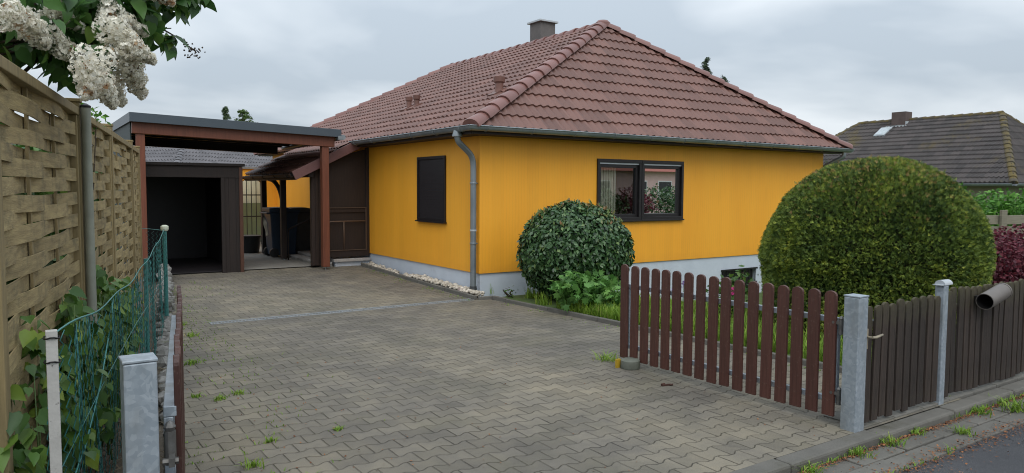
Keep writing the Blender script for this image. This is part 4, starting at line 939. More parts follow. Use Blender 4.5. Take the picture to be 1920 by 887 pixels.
def wheelie(name, loc, w, d, h, m, label, rz=0):
    b = empty(name, loc, label, 'bin', None, rz)
    q = MB(); z1 = h - .09; a = .80
    q.add([(-w/2*a,-d/2*a,.04),(w/2*a,-d/2*a,.04),(w/2*a,d/2*a,.04),(-w/2*a,d/2*a,.04),(-w/2,-d/2,z1),(w/2,-d/2,z1),(w/2,d/2,z1),(-w/2,d/2,z1)], [(0,3,2,1),(4,5,6,7),(0,1,5,4),(1,2,6,5),(2,3,7,6),(3,0,4,7)], .5)
    q.build('body', m, b, bevel=.02)
    q = MB(); q.box(-w/2-.012,w/2+.012,-d/2-.012,d/2+.012,z1-.04,z1-.001); q.build('rim', m, b, bevel=.008)
    q = MB(); q.prism([(-w/2-.015,-d/2-.03,z1+.002),(-w/2-.015,d/2+.02,z1+.002),(-w/2-.015,d/2+.02,h),(-w/2-.015,0,h+.015),(-w/2-.015,-d/2-.03,z1+.04)], (w+.03,0,0)); q.build('lid', m, b, bevel=.012)
    q = MB(); q.tube([(-w/2,d/2+.07,z1-.02),(w/2,d/2+.07,z1-.02)], .014, 8); q.box(-w/2,-w/2+.03,d/2,d/2+.07,z1-.035,z1-.005); q.box(w/2-.03,w/2,d/2,d/2+.07,z1-.035,z1-.005); q.build('handle', m, b)
    for sx in (-1, 1):
        q = MB(); q.tube([(sx*w*.36,d*.36,.10),(sx*w*.46,d*.36,.10)], .10, 14); q.build('wheel', M['black_plastic'], b, smooth=True, ang=40)
    return b
wheelie('waste_bin', (-1.02,6.75,.137), .56, .62, 1.07, M['blue_plastic'], 'dark blue wheeled bin behind the porch post', R(90))
wheelie('waste_bin', (-.50,6.95,.137), .56, .62, 1.06, M['grey_plastic'], 'charcoal wheeled bin next to the blue bin under the porch', R(90))
wheelie('waste_bin', (-.28,7.7,.137), .42, .46, .93, M['black_plastic'], 'small black wheeled bin nearest the yellow wall', R(90))
bq = empty('tub', (-1.40,8.0,.137), 'low dark round tub half hidden behind the porch post', 'tub')
MB().lathe([(.20,0),(.22,.01),(.27,.36),(.29,.37),(.29,.40),(.26,.40)], (0,0,0), 20).build('body', M['black_plastic'], bq, smooth=True, ang=40)
MB().lathe([(.25,.36),(.25,.385),(.05,.39)], (0,0,0), 20).build('filling', M['soil'], bq)
n = 22; vs = []; fs = []
for j in range(n + 1):
    for i in range(n + 1):
        s = i/n; t = j/n; x = -.30 + .62*s + .04*math.sin(9*t); z = 1.00 - .55*t - .22*abs(s-.35)*t + .03*noise.noise((s*4,t*4,2)) - (.5*t*(s>.55)*(s-.55)); y = -.34 + .06*math.sin(14*s + 3*t) - .06*t + .30*(1-t)**3
        vs.append((x, y, z))
fs = [(j*(n+1)+i, j*(n+1)+i+1, (j+1)*(n+1)+i+1, (j+1)*(n+1)+i) for j in range(n) for i in range(n)]
tp_ = MB().add(vs, fs, .5).build('cover', M['tarp'], None, smooth=True); sf = tp_.modifiers.new('t', 'SOLIDIFY'); sf.thickness = .006
tp_.location = (-1.20,7.08,.24); tp_.scale = (.5,.7,.92); tag(tp_, 'crumpled beige cover hanging beside the dark blue bin behind the porch post', 'cover')

# ================================================================== PLANTS
def frames(nrm, g, spin=True, up_bias=None):
    """orthonormal frames: returns (X, Y, N) arrays with N along nrm"""
    n = nrm / np.linalg.norm(nrm, axis=1, keepdims=True)
    t = g.normal(size=n.shape) if up_bias is None else np.tile(np.array(up_bias, float), (len(n),1)) + g.normal(size=n.shape)*.35
    x = np.cross(t, n); x /= np.linalg.norm(x, axis=1, keepdims=True) + 1e-9
    y = np.cross(n, x); return x, y, n
def scatter(shape_v, shape_f, P, X, Y, N, size, rv):
    """instances of a small leaf shape (in x=width, y=length, z=normal) merged into one array mesh"""
    sv = np.array(shape_v, float); sf = np.array(shape_f, int); k = len(sv)
    S = np.asarray(size)[:, None, None] if np.ndim(size) else size
    V = P[:,None,:] + S*(sv[None,:,0,None]*X[:,None,:] + sv[None,:,1,None]*Y[:,None,:] + sv[None,:,2,None]*N[:,None,:])
    F = (np.arange(len(P))[:,None,None]*k + sf[None]).reshape(-1, sf.shape[1])
    return V.reshape(-1,3), F, np.repeat(rv, len(sf))
LAUREL = ([(0,0,0),(-.31,.45,.05),(0,.48,-.05),(.31,.45,.05),(0,1,-.02),(0,.0,0)], [(0,2,1),(0,3,2),(2,4,1),(3,4,2)])
HEART = ([(0,0,0),(-.22,-.06,.04),(-.40,.18,.06),(-.34,.48,.03),(-.15,.80,-.05),(0,1.04,-.16),(.15,.80,-.05),(.34,.48,.03),(.40,.18,.06),(.22,-.06,.04),(0,.25,-.02),(0,.6,-.06)],
         [(0,10,2,1),(10,11,3,2),(11,5,4,3),(0,9,8,10),(10,8,7,11),(11,7,6,5)])
LOBED = ([(0,0,0),(-.20,.10,.02),(-.50,.22,.0),(-.30,.42,.03),(-.42,.74,-.04),(-.14,.66,.02),(0,1.0,-.10),(.14,.66,.02),(.42,.74,-.04),(.30,.42,.03),(.50,.22,0),(.20,.10,.02),(0,.4,-.03)],
         [(0,12,2,1),(12,4,3,2),(12,6,5,4),(12,8,7,6),(12,10,9,8),(0,11,10,12)])
SPRIG = ([(-.07,0,0),(.07,0,0),(.05,.9,.05),(-.05,.9,.05),(0,.15,0),(.09,.05,0),(.50,.72,.06),(.40,.78,.06),(0,.15,0),(-.09,.05,0),(-.50,.72,.06),(-.40,.78,.06)], [(0,1,2,3),(4,5,6,7),(8,11,10,9)])
QUAD = ([(-.5,0,0),(.5,0,0),(.4,1,.05),(-.4,1,.05)], [(0,1,2,3)])
def sph(n, g):
    v = g.normal(size=(n,3)); return v / np.linalg.norm(v, axis=1, keepdims=True)
def lumps(v, seed, f=2.2, amp=.05):
    return np.array([noise.noise(Vector(p)*f + Vector((seed,0,0))) for p in v])*amp + np.array([noise.noise(Vector(p)*f*3.1 + Vector((seed,9,0))) for p in v])*amp*.5
def ball_bush(name, c, rad, label, cat, m, n, size, seed, shape, group=None, profile=None, depth=.10, tilt=.5, tint=None, core_r=.86, lump=(2.2,.05), zmin=None, tips=None):
    g = np.random.default_rng(seed); root = empty(name, (c[0],c[1],0), label, cat, group)
    v = sph(int(n*1.25), g); rad = np.array(rad)
    if profile is not None: v = profile(v)
    R_ = (1 + lumps(v, seed, *lump)) * (1 - depth*g.random(len(v))**1.6)
    P = v*rad*R_[:,None] + np.array([0,0,c[2]])
    keep = P[:,2] > (.02 if zmin is None else zmin); P = P[keep]; vv = v[keep]; R_ = R_[keep]
    N = vv/rad; N /= np.linalg.norm(N, axis=1, keepdims=True); N = N + g.normal(size=N.shape)*tilt
    return root, P, vv, N, R_, g
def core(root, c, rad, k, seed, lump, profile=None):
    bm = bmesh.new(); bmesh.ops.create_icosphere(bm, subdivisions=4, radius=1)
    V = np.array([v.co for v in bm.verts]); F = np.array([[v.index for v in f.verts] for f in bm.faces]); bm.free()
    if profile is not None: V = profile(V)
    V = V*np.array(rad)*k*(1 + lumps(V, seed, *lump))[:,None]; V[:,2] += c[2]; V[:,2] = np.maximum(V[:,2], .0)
    np_mesh('shade_core', V, F, np.full(len(F), .5), M['core'], root, True)
# ---- round evergreen ball with glossy leaves
def prof_ball(v):
    w = v.copy(); lo = w[:,2] < 0; s = np.sqrt(np.maximum(0, w[:,0]**2 + w[:,1]**2)); return w
lc = (.93,-1.16,.74); lr = (.84,.82,.72)
root, P, vv, N, R_, g = ball_bush('laurel_bush', lc, lr, 'dark glossy evergreen bush clipped to a ball in front of the yellow wall', 'bush', None, 14500, .06, 21, LAUREL, depth=.15, lump=(3.2,.05))
X_, Y_, N_ = frames(N, g, up_bias=(0,0,-.5)); sz = g.uniform(.050,.086,len(P))
rv = np.clip(g.normal(.42,.24,len(P)) + (R_-.95)*1.2, 0, .93); top = (vv[:,2] > .62) & (vv[:,0] > -.1) & (g.random(len(P)) < .22); rv[top] = g.uniform(.92,1,top.sum())
V, F, r_ = scatter(*LAUREL, P, X_, Y_, N_, sz, rv); np_mesh('foliage', V, F, r_, M['laurel'], root)
core(root, lc, lr, .86, 21, (3.2,.05))
# upright young shoots on its crown
g = np.random.default_rng(4); v = sph(900, g); v = v[(v[:,2] > .55)][:80]; P = v*np.array(lr)*1.0 + np.array([0,0,lc[2]])
Pn = np.repeat(P, 4, 0) + g.normal(size=(len(P)*4,3))*.012; N = np.tile(np.array([0,0,.3]), (len(Pn),1)) + g.normal(size=(len(Pn),3)); X_, Y_, N_ = frames(N, g, up_bias=(0,0,1)); Y_ = np.tile(np.array([[0,0,1.]]),(len(Pn),1)) + g.normal(size=(len(Pn),3))*.35
V, F, r_ = scatter(*LAUREL, Pn, X_, Y_, N_, g.uniform(.035,.06,len(Pn)), g.choice([.80,.93,.97,1.0], len(Pn))); np_mesh('young_shoots', V, F, r_, M['laurel'], root)
# ---- big clipped yew dome
def prof_dome(v):
    w = v.copy(); lo = w[:,2] < 0
    h = np.sqrt(w[:,0]**2 + w[:,1]**2) + 1e-6; k2 = np.where(lo, 1/np.maximum(h,.35)*np.minimum(1, .98 + .0*h), 1)
    w[:,0] *= np.where(lo, np.minimum(k2, 1.9), 1); w[:,1] *= np.where(lo, np.minimum(k2, 1.9), 1); hh = np.sqrt(w[:,0]**2+w[:,1]**2); f = np.where(hh > 1, 1/hh, 1); w[:,0] *= f; w[:,1] *= f; return w
yc = (2.35,-4.85,.80); yr = (1.20,1.20,1.22)
root, P, vv, N, R_, g = ball_bush('yew_dome', yc, yr, 'huge dome shaped clipped yew behind the dark picket fence', 'bush', None, 105000, .05, 33, SPRIG, depth=.12, profile=prof_dome, tilt=.9, lump=(1.9,.04), zmin=-.35)
stray = g.random(len(P)) < .012; P[stray] += (vv*g.uniform(.01,.06,(len(P),1)))[stray]; X_, Y_, N_ = frames(N, g); out = vv/np.array(yr); out /= np.linalg.norm(out, axis=1, keepdims=True)
Y_ = out*.75 + Y_*.75 + np.array([0,0,.15]); Y_ /= np.linalg.norm(Y_, axis=1, keepdims=True); X_ = np.cross(Y_, N_); X_ /= np.linalg.norm(X_, axis=1, keepdims=True) + 1e-9; N_ = np.cross(X_, Y_)
patch = np.array([noise.noise(Vector(p)*3.2) + .6*noise.noise(Vector(p)*9) for p in P])
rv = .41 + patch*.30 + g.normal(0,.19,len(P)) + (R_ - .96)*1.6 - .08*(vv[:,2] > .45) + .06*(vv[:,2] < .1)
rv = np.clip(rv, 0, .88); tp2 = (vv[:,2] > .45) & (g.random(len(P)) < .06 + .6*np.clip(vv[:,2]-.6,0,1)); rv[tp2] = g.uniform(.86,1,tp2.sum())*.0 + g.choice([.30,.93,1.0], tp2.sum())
V, F, r_ = scatter(*SPRIG, P, X_, Y_, N_, g.uniform(.026,.045,len(P)), rv); np_mesh('foliage', V, F, r_, M['yew'], root)
core(root, yc, yr, .86, 33, (1.9,.04), prof_dome)
MB().tube([(0,0,-.4),(0,0,.6)], .08, 8).build('trunk', M['bark'], root)
def loose_bush(name, loc, label, cat, m, blobs, n, size, seed, shape, stems=6, group=None, tilt=.9, rvf=None, upb=(0,0,-.3), stem_m='stem'):
    """open shrub: leaves spread through several overlapping clouds on branching stems; loc = ground point"""
    g = np.random.default_rng(seed); root = empty(name, loc, label, cat, group); Ps = []; tw = MB()
    tot = sum(b[3]*b[4]*b[5] for b in blobs)
    for b in blobs:
        k2 = max(6, int(n*b[3]*b[4]*b[5]/tot)); q = sph(k2, g)*(g.random(k2)**.42)[:,None]; Ps.append(q*np.array(b[3:6]) + np.array(b[:3]))
        for s in range(max(1, stems)):
            e = Vector(b[:3]) + Vector(sph(1, g)[0]*np.array(b[3:6])*.75); mid = e*.5 + Vector((g.normal()*.06, g.normal()*.06, .05))
            tw.tube([(g.normal()*.03, g.normal()*.03, 0), mid, e], [.012*max(1,b[5]*2), .008, .003], 5)
    P = np.concatenate(Ps); N = g.normal(size=P.shape)*tilt + np.array([0,0,.8]); X_, Y_, N_ = frames(N, g, up_bias=upb)
    rv = np.clip(g.normal(.45,.25,len(P)), 0, 1) if rvf is None else rvf(P, g)
    V, F, r_ = scatter(*shape, P, X_, Y_, N_, g.uniform(size[0], size[1], len(P)), rv); np_mesh('foliage', V, F, r_, m, root, False)
    tw.build('stems', M[stem_m], root, smooth=True); return root
loose_bush('lobed_shrub', (.33,-2.05,0), 'fresh green shrub with lobed leaves at the foot of the dark evergreen ball', 'shrub', M['maple'],
           [(0,0,.30,.42,.36,.22),(.28,-.25,.30,.30,.28,.20),(-.10,.05,.44,.26,.26,.14),(.35,.15,.36,.25,.25,.2)], 620, (.07,.135), 8, LOBED, 5, stem_m='green_stem')
loose_bush('leafy_shrub', (11.2,-2.5,-.45), 'bright green leafy shrub behind the silvered plank fence', 'shrub', M['bright'],
           [(0,0,1.55,.95,.8,.6),(-.75,.5,1.75,.35,.4,.55),(.7,-.5,1.75,.6,.6,.5),(.3,-1.2,1.4,.8,.6,.6)], 5200, (.07,.13), 9, LAUREL, 5)
loose_bush('barberry', (4.75,-5.2,0), 'dark red barberry hedge right of the clipped yew', 'hedge', M['barberry'],
           [(0,0,.6,.75,.6,.58),(.9,.1,.65,.7,.6,.58),(1.8,0,.6,.8,.6,.58),(-.3,.5,.7,.6,.5,.5)], 15000, (.04,.07), 10, LAUREL, 9)
loose_bush('young_bush', (1.42,-3.55,0), 'small loose green bush at the left foot of the clipped yew', 'bush', M['ivy'],
           [(0,0,.30,.28,.26,.28),(.1,-.1,.52,.16,.16,.22)], 420, (.05,.09), 12, LAUREL, 4)
# ---- lilac leaning over the woven fence
g = np.random.default_rng(77); lil = empty('lilac', (-6.25,-5.1,.1), 'white flowering lilac leaning over the top of the woven fence', 'lilac')
LO = np.array([-6.25,-5.1,.1]); clouds = [(-5.86,-5.55,2.42,.26,.45,.26,190),(-5.62,-5.28,2.50,.28,.34,.25,260),(-5.42,-5.20,2.56,.24,.28,.20,190),(-5.20,-5.13,2.70,.26,.22,.12,120),(-5.58,-5.42,2.27,.20,.22,.13,110),(-5.28,-5.16,2.47,.15,.15,.12,50),(-5.75,-5.2,2.88,.4,.4,.2,90),(-4.99,-5.10,2.72,.10,.12,.07,24),(-5.10,-5.08,2.47,.05,.05,.08,12),(-6.2,-4.9,2.5,.35,.7,.4,240)]
Ps = []; tw = MB()
for cx_, cy_, cz_, a, b, c, n in clouds:
    Ps.append(sph(n, g)*(g.random(n)**.45)[:,None]*np.array([a,b,c]) + np.array([cx_,cy_,cz_]))
    for s in range(4):
        e = np.array([cx_,cy_,cz_]) + sph(1,g)[0]*np.array([a,b,c])*.7
        st = LO + np.array([g.normal()*.12, g.normal()*.2, 0]); md = np.array([-6.05 + g.normal()*.06, st[1]*.4 + e[1]*.6, 2.15 + .1*g.random()]); md2 = md*.45 + e*.55 + np.array([0, g.normal()*.04, .06]); tw.tube([tuple(st - LO), tuple(md - LO), tuple(md2 - LO), tuple(e - LO)], [.022,.011,.007,.003], 6)
P = np.concatenate(Ps); N = g.normal(size=P.shape)*.8 + np.array([.1,-.35,.55]); X_, Y_, N_ = frames(N, g, up_bias=(0,0,-.9)); Y_ = -Y_ * np.sign(Y_[:,2:3]+1e-6); X_ = np.cross(Y_, N_)
rv = np.clip(g.normal(.42,.24,len(P)),0,1)
V, F, r_ = scatter(*HEART, P - LO, X_, Y_, N_, g.uniform(.065,.105,len(P)), rv); np_mesh('foliage', V, F, r_, M['lilac_leaf'], lil, True)
tw.build('branches', M['stem'], lil, smooth=True)
tg = MB(); tg.tube([(-5.24,-5.1,2.56),(-5.05,-5.08,2.47),(-4.96,-5.07,2.405)], [.006,.004,.002], 5)
for i in range(34):
    t = g.random(); p = np.array([-5.03,-5.08,2.455])*(1-t) + np.array([-4.955,-5.07,2.39])*t + g.normal(size=3)*.010*(1+t); tg.tube([tuple(p), tuple(p + g.normal(size=3)*.009)], [.005,.003], 4)
tg.xf(Matrix.Translation(tuple(-LO))); tg.build('seed_twig', M['stem'], lil, smooth=True)
FLOR = ([(-.5,-.18,.12),(0,-.22,0),(.5,-.18,.12),(.5,.18,.12),(0,.22,0),(-.5,.18,.12),(-.18,-.5,.10),(.18,-.5,.10),(.2,0,0),(.18,.5,.10),(-.18,.5,.10),(-.2,0,0)], [(0,1,4,5),(1,2,3,4),(6,7,8,11),(11,8,9,10)])
# flower panicles: centre, direction of the tip, length, radius
pans = [((-5.80,-5.70,2.37),(.8,.5,-.25),.20,.060),((-5.60,-5.22,2.49),(.8,.4,-.45),.17,.038),((-5.63,-4.97,2.46),(.3,.2,-.9),.16,.060),((-5.66,-5.28,2.36),(.7,.4,-.5),.17,.060),((-5.57,-5.27,2.31),(.85,.4,-.25),.15,.036),
        ((-5.33,-5.08,2.54),(.9,.4,-.35),.24,.052),((-5.37,-5.36,2.40),(.75,.35,-.6),.22,.070),((-5.33,-5.29,2.28),(.55,.3,-.8),.20,.072),((-5.30,-5.20,2.21),(.5,.3,-.8),.16,.055),((-5.54,-5.74,2.15),(-.15,0,-1),.18,.066),
        ((-5.46,-5.56,2.09),(.5,.2,-.85),.11,.042),((-5.37,-5.05,2.17),(.4,.2,-.9),.14,.045),((-5.15,-5.1,2.70),(.8,.3,-.4),.14,.045),((-5.30,-5.40,2.33),(.8,.3,-.4),.15,.045),((-5.74,-5.45,2.36),(.6,.2,-.6),.13,.05)]
for (c, d, L, ra) in pans:
    CM = np.array([-5.82,-9.54,1.65]); c = CM + (np.array(c) - CM)*.93; ra = ra*1.05; d = np.array(d)/np.linalg.norm(d); ax_ = np.cross(d, [0.1,1,.2]); ax_ /= np.linalg.norm(ax_); bx_ = np.cross(d, ax_)
    Q = []; Nn = []
    for lobe in range(15):                                  # side clusters make the outline knobbly
        t = (lobe + .5)/15; th = lobe*2.4; rr = ra*(1.1 - .85*t)
        ctr = c + d*(t - .45)*L + (ax_*math.cos(th) + bx_*math.sin(th))*rr*.62
        q = sph(70, g); Q.append(ctr + q*(rr*.62 + .008)*(.8 + .25*g.random((70,1)))); Nn.append(q + .4*d)
    P = np.concatenate(Q); N = np.concatenate(Nn); X_, Y_, N_ = frames(N + g.normal(size=N.shape)*.25, g)
    brown = np.array([noise.noise(Vector(p)*16) for p in P]) > .48
    rv = np.clip(g.normal(.55,.19,len(P)),0,.82); rv[brown] = g.uniform(.80,1,brown.sum())
    V, F, r_ = scatter(*FLOR, P - LO, X_, Y_, N_, g.uniform(.0135,.019,len(P)), rv); np_mesh('panicle', V, F, r_, M['blossom'], lil)
loose_bush('backing_hedge', (-7.0,-4,0), 'added leafy backing behind the woven fence, darkening its gaps', 'hedge', M['lilac_leaf'], [(.55 + .184*i, -2.6 + 1.0*i, 1.10 if i < 3 else 1.04, .33, .75, 1.08) for i in range(8)], 9000, (.08,.13), 15, HEART, 3)  # added hedge, close behind the panels, keeps sky out of their gaps
# leafy shoot beyond the lilac
loose_bush('sapling', (-5.75,-3.75,.05), 'light green leafy shoot peeping over the woven fence beside the lilac', 'sapling', M['bright'], [(.30,.0,2.06,.16,.22,.11)], 110, (.035,.06), 14, LAUREL, 3)
# ---- broad leaved suckers between the fences
blobs = [(-.05,-.35,.30,.10,.28,.30,60),(-.02,-.05,.55,.10,.3,.35,70),(.05,.5,.45,.12,.4,.42,120),(.14,1.1,.50,.14,.45,.42,130),(.24,1.8,.5,.14,.5,.45,120),(.02,.25,.95,.07,.25,.12,26),(.36,2.6,.4,.14,.5,.35,90),(.12,.9,.98,.07,.22,.14,26),(.28,1.9,1.0,.05,.2,.14,16),(.30,2.1,.75,.10,.35,.22,60),(.46,2.9,.62,.10,.4,.3,60),(.10,.35,.75,.08,.3,.2,40),(.20,1.2,.8,.08,.3,.2,40),(.5,2.4,.5,.11,.45,.4,70),(.6,3.2,.5,.11,.5,.4,80),(.8,4.1,.45,.10,.5,.35,60)]
g = np.random.default_rng(18); sk = empty('lilac_suckers', (-5.80,-6.3,.05), 'tangle of broad leaved green suckers between woven fence and wire mesh', 'plant'); Ps = []; tw = MB()
for x_, y_, z_, a, b, c, n in blobs:
    x_ = .05 + .194*y_ - (.05 if y_ < .3 else 0); x_ -= .05; n = int(n*1.75); Ps.append(sph(n, g)*(g.random(n)**.5)[:,None]*np.array([a,b,c]) + np.array([x_,y_,z_]))
    for s in range(5):
        e = np.array([x_,y_,z_]) + sph(1,g)[0]*np.array([a,b,c])*.8; tw.tube([(x_ + g.normal()*.05, y_ + g.normal()*.1, 0), (x_*.6+e[0]*.4 + g.normal()*.03, e[1], e[2]*.5), tuple(e)], [.006,.004,.002], 5)
P = np.concatenate(Ps); P[:,2] = np.abs(P[:,2]) + .03; N = g.normal(size=P.shape)*.55 + np.array([.35,-.5,.75]); X_, Y_, N_ = frames(N, g, up_bias=(.1,-.2,-.8)); Y_ = -Y_*np.sign(Y_[:,2:3]+1e-6); X_ = np.cross(Y_, N_)
V, F, r_ = scatter(*HEART, P, X_, Y_, N_, g.uniform(.040,.088,len(P)), np.clip(g.normal(.55,.26,len(P)),0,1)); np_mesh('foliage', V, F, r_, M['ivy'], sk, True); tw.build('stems', M['green_stem'], sk, smooth=True)
# dry twigs and weeds on the soil strip
g = np.random.default_rng(5); dt = MB()
for i in range(420):
    y = g.uniform(-6.7,-2.5); x = edge_l(y) - g.uniform(.05,.55); a = g.uniform(0,6.3); l = g.uniform(.04,.16)
    dt.tube([(x,y,.035+g.uniform(0,.03)),(x+l*.5*math.cos(a),y+l*.5*math.sin(a),.05+g.uniform(0,.03)),(x+l*math.cos(a),y+l*math.sin(a),.035)], .0022, 3, False)
tag(dt.build('dry_twigs', mat('straw', (.20,.16,.09), (.12,.095,.06), 12, bstr=0, vary=.4)), kind='stuff')
# ---- grass
def blades(P, g, h0, h1, w=.006, lean=.5):
    n = len(P); a = g.uniform(0, 6.283, n); h = g.uniform(h0, h1, n); dx = np.stack([np.cos(a), np.sin(a), np.zeros(n)], 1); sx = np.stack([-np.sin(a), np.cos(a), np.zeros(n)], 1)
    ln = g.uniform(.1, lean, n)
    b0 = P - sx*w; b1 = P + sx*w; m0 = P + dx*(h*ln*.35)[:,None] + np.array([0,0,1])*(h*.6)[:,None]; tipp = P + dx*(h*ln)[:,None] + np.array([0,0,1])*h[:,None]
    V = np.stack([b0, b1, m0 + sx*w*.8, m0 - sx*w*.8, tipp + sx*w*.2, tipp - sx*w*.2], 1).reshape(-1,3)
    F = (np.arange(n)[:,None,None]*6 + np.array([[0,1,2,3],[3,2,4,5]])[None]).reshape(-1,4); rv = np.repeat(np.clip(g.normal(.5,.22,n),0,1), 2); return V, F, rv
g = np.random.default_rng(3); n = 30000; yy = g.uniform(-6.4,-.02,n); xx = np.array([edge_r(y) for y in yy]) + .07 + g.random(n)**1.5*2.9
dens = np.array([noise.noise(Vector((x*2.2,y*2.2,0))) for x, y in zip(xx, yy)]); kp = (dens > -.32 + .45*(yy > -1.7) + .35*(yy > -.7)) & ~((yy > -.7) & (xx > 4)); xx = xx[kp]; yy = yy[kp]; dens = dens[kp]
P = np.stack([xx, yy, [lawn_z(x, y) - .01 for x, y in zip(xx, yy)]], 1); near = np.clip((dens + .35)*1.2, .2, 1)
V, F, rv = blades(P, g, .05, .20, .0055, .7); np_mesh_o = np_mesh('grass', V, F, rv, M['grass']); tag(np_mesh_o, kind='stuff')
# ---- small weeds in the joints
def weed(x, y, z, r, n, label, seed, grp='weeds growing in the paving joints', m=None):
    g = np.random.default_rng(seed); o = empty('weed', (x,y,z), label, 'weed', grp)
    P = np.stack([g.normal(0,r*.3,n), g.normal(0,r*.3,n), np.zeros(n)], 1); V, F, rv = blades(P, g, r*.18, r*.5, .004, 2.2); np_mesh('blades', V, F, rv, m or M['grass'], o)
WD = [(-4.24,-.15,'tiny weed by the left end of the drain channel',.09),(-4.27,-.89,'small weed just in front of the drain channel',.10),(-4.53,-2.26,'weed tuft halfway along the open left gate leaf',.12),(-4.71,-3.44,'yellowish weed close to the left gate leaf',.07),(-4.57,-3.62,'weed at the left gate leaf, left of a similar one',.08),
      (-4.42,-3.53,'small weed a hand from the left gate leaf',.07),(-4.73,-5.16,'rosette weed at the bottom edge of the driveway',.10),(-4.51,-4.78,'small weed near the foreground end of the driveway',.07),(-1.14,-4.25,'grass tuft beside the free end of the open right gate leaf',.17),(-4.06,-4.80,'tiny weed in the middle of the left driveway',.05)]
for i, (x, y, lb_, r) in enumerate(WD): weed(x, y, 0, r, int(26 + r*260), lb_, 50 + i)
for i, (x, y, r, lb_) in enumerate([(-1.35,-6.935,.12,'weed tuft against the kerb before the galvanised gate post'),(-.62,-6.93,.10,'low weed in the kerb gutter below the wicket gate'),(-.98,-6.94,.13,'bright weed cushion in the gutter just right of the gate post'),(.30,-6.94,.12,'weed tuft in the gutter right of the slim post'),(.62,-7.06,.20,'largest sprawling weed between gutter slabs and asphalt'),(-.32,-7.10,.10,'weed between the gutter slabs and the asphalt'),(-1.9,-6.94,.13,'grassy tuft in the gutter at the driveway mouth')]):
    weed(x, y, -.06, r, int(30 + r*380), lb_, 80 + i, 'weeds along the kerb gutter')
loose_bush('wall_weed', (.22,-.55,0), 'thin weed stem against the pale plinth left of the evergreen ball', 'weed', M['ivy'], [(0,0,.12,.12,.1,.1)], 34, (.03,.05), 31, LAUREL, 4)
# orange bud scales washed into the gutter
g = np.random.default_rng(9); n = 11000; t = g.random(n); x = g.uniform(-6, 5, n); band = g.random(n)
y = np.where(band < .42, -6.925 - np.abs(g.normal(0,.018,n)), np.where(band < .82, -7.245 + g.normal(0,.035,n), g.uniform(-7.5,-6.92,n)))
kp = np.array([noise.noise(Vector((a*1.3,b*4,0))) for a, b in zip(x, y)]) > -.25; x = x[kp]; y = y[kp]
P = np.stack([x, y, np.where(y > -7.235, -.052, -.068) + g.uniform(0,.008,len(x))], 1); N = g.normal(size=P.shape)*.35 + np.array([0,0,1]); X_, Y_, N_ = frames(N, g)
V, F, r_ = scatter(*QUAD, P, X_, Y_, N_, g.uniform(.004,.013,len(P)), g.random(len(P))); tag(np_mesh('leaf_litter', V, F, r_, M['litter']), kind='stuff')
n = 700; xx = g.uniform(-5.2,-1.2,n); yy = g.uniform(-6.7,-2.5,n); kp = xx > np.array([edge_l(y) + .05 for y in yy]); xx = xx[kp]; yy = yy[kp]; wgt = g.random(len(xx)) < np.clip(1.2 - (xx + 5.2)*.4, .18, 1); xx = xx[wgt]; yy = yy[wgt]
P = np.stack([xx, yy, np.full(len(xx), .006)], 1); X_, Y_, N_ = frames(g.normal(size=P.shape)*.3 + np.array([0,0,1]), g)
V, F, r_ = scatter(*QUAD, P, X_, Y_, N_, g.uniform(.005,.014,len(P)), g.random(len(P))); tag(np_mesh('crumbs', V, F, r_, M['litter']), kind='stuff')
# moss and seedlings along the joints near the edges
n = 2600; yy = np.round(g.uniform(-6.7,3.5,n)/.137)*.137 + g.normal(0,.008,n); e0 = np.array([edge_l(y) for y in yy]); e1 = np.array([edge_r(y) if y < -.3 else -.25 for y in yy])
xx = np.where(g.random(n) < .68, e0 + .05 + np.abs(g.normal(0,.42,n)), e1 - .03 - np.abs(g.normal(0,.10,n))); cl_ = np.array([noise.noise(Vector((a*1.8,b*1.8,5))) for a, b in zip(xx, yy)]) > .02; xx = xx[cl_]; yy = yy[cl_]
V, F, rv = blades(np.stack([xx, yy, [drive_z(y) for y in yy]], 1), g, .006, .026, .0035, 2.0); tag(np_mesh('joint_moss', V, F, rv*.8, M['grass']), kind='stuff')
n = 1500; xx = g.uniform(-5,5,n); yy = np.where(g.random(n) < .6, -6.915, -7.235) + g.normal(0,.012,n); cl_ = np.array([noise.noise(Vector((a*1.5,b*2,7))) for a, b in zip(xx, yy)]) > .0; xx = xx[cl_]; yy = yy[cl_]
V, F, rv = blades(np.stack([xx, yy, np.full(len(xx), -.06)], 1), g, .01, .05, .004, 1.6); tag(np_mesh('gutter_moss', V, F, rv*.8, M['grass']), kind='stuff')
# flowers in the lawn behind the open gate
def flower(x, y, label, m, seed, h):
    g = np.random.default_rng(seed); z = lawn_z(x, y); o = empty('flower', (x,y,z), label, 'flower', 'flowers in the lawn behind the open gate')
    MB().tube([(0,0,-.02),(.01,.005,h)], .004, 5).build('stalk', M['green_stem'], o)
    P = np.array([[.01,.005,h]]*18) + g.normal(size=(18,3))*np.array([.014,.014,.03]); X_, Y_, N_ = frames(g.normal(size=P.shape) + np.array([0,0,.3]), g); V, F, r_ = scatter(*LAUREL, P, X_, Y_, N_, g.uniform(.03,.05,18), g.random(18)); np_mesh('petals', V, F, r_, m, o)
for i, (x, y, l, h) in enumerate([(.85,-3.2,'pale violet flower nearest the free end of the open gate',.36),(1.35,-2.9,'pale violet flower standing left of the magenta one',.40),(1.55,-4.2,'pale violet flower right of the magenta one',.36),(1.75,-4.45,'pale violet flower closest to the clipped yew',.34),(1.0,-2.5,'small violet flower close to the lobed shrub',.30)]):
    flower(x, y, l, M['tulip'], 200 + i, h)
flower(1.30,-3.75,'single magenta flower seen through the open gate', M['pink_petal'], 230, .42)

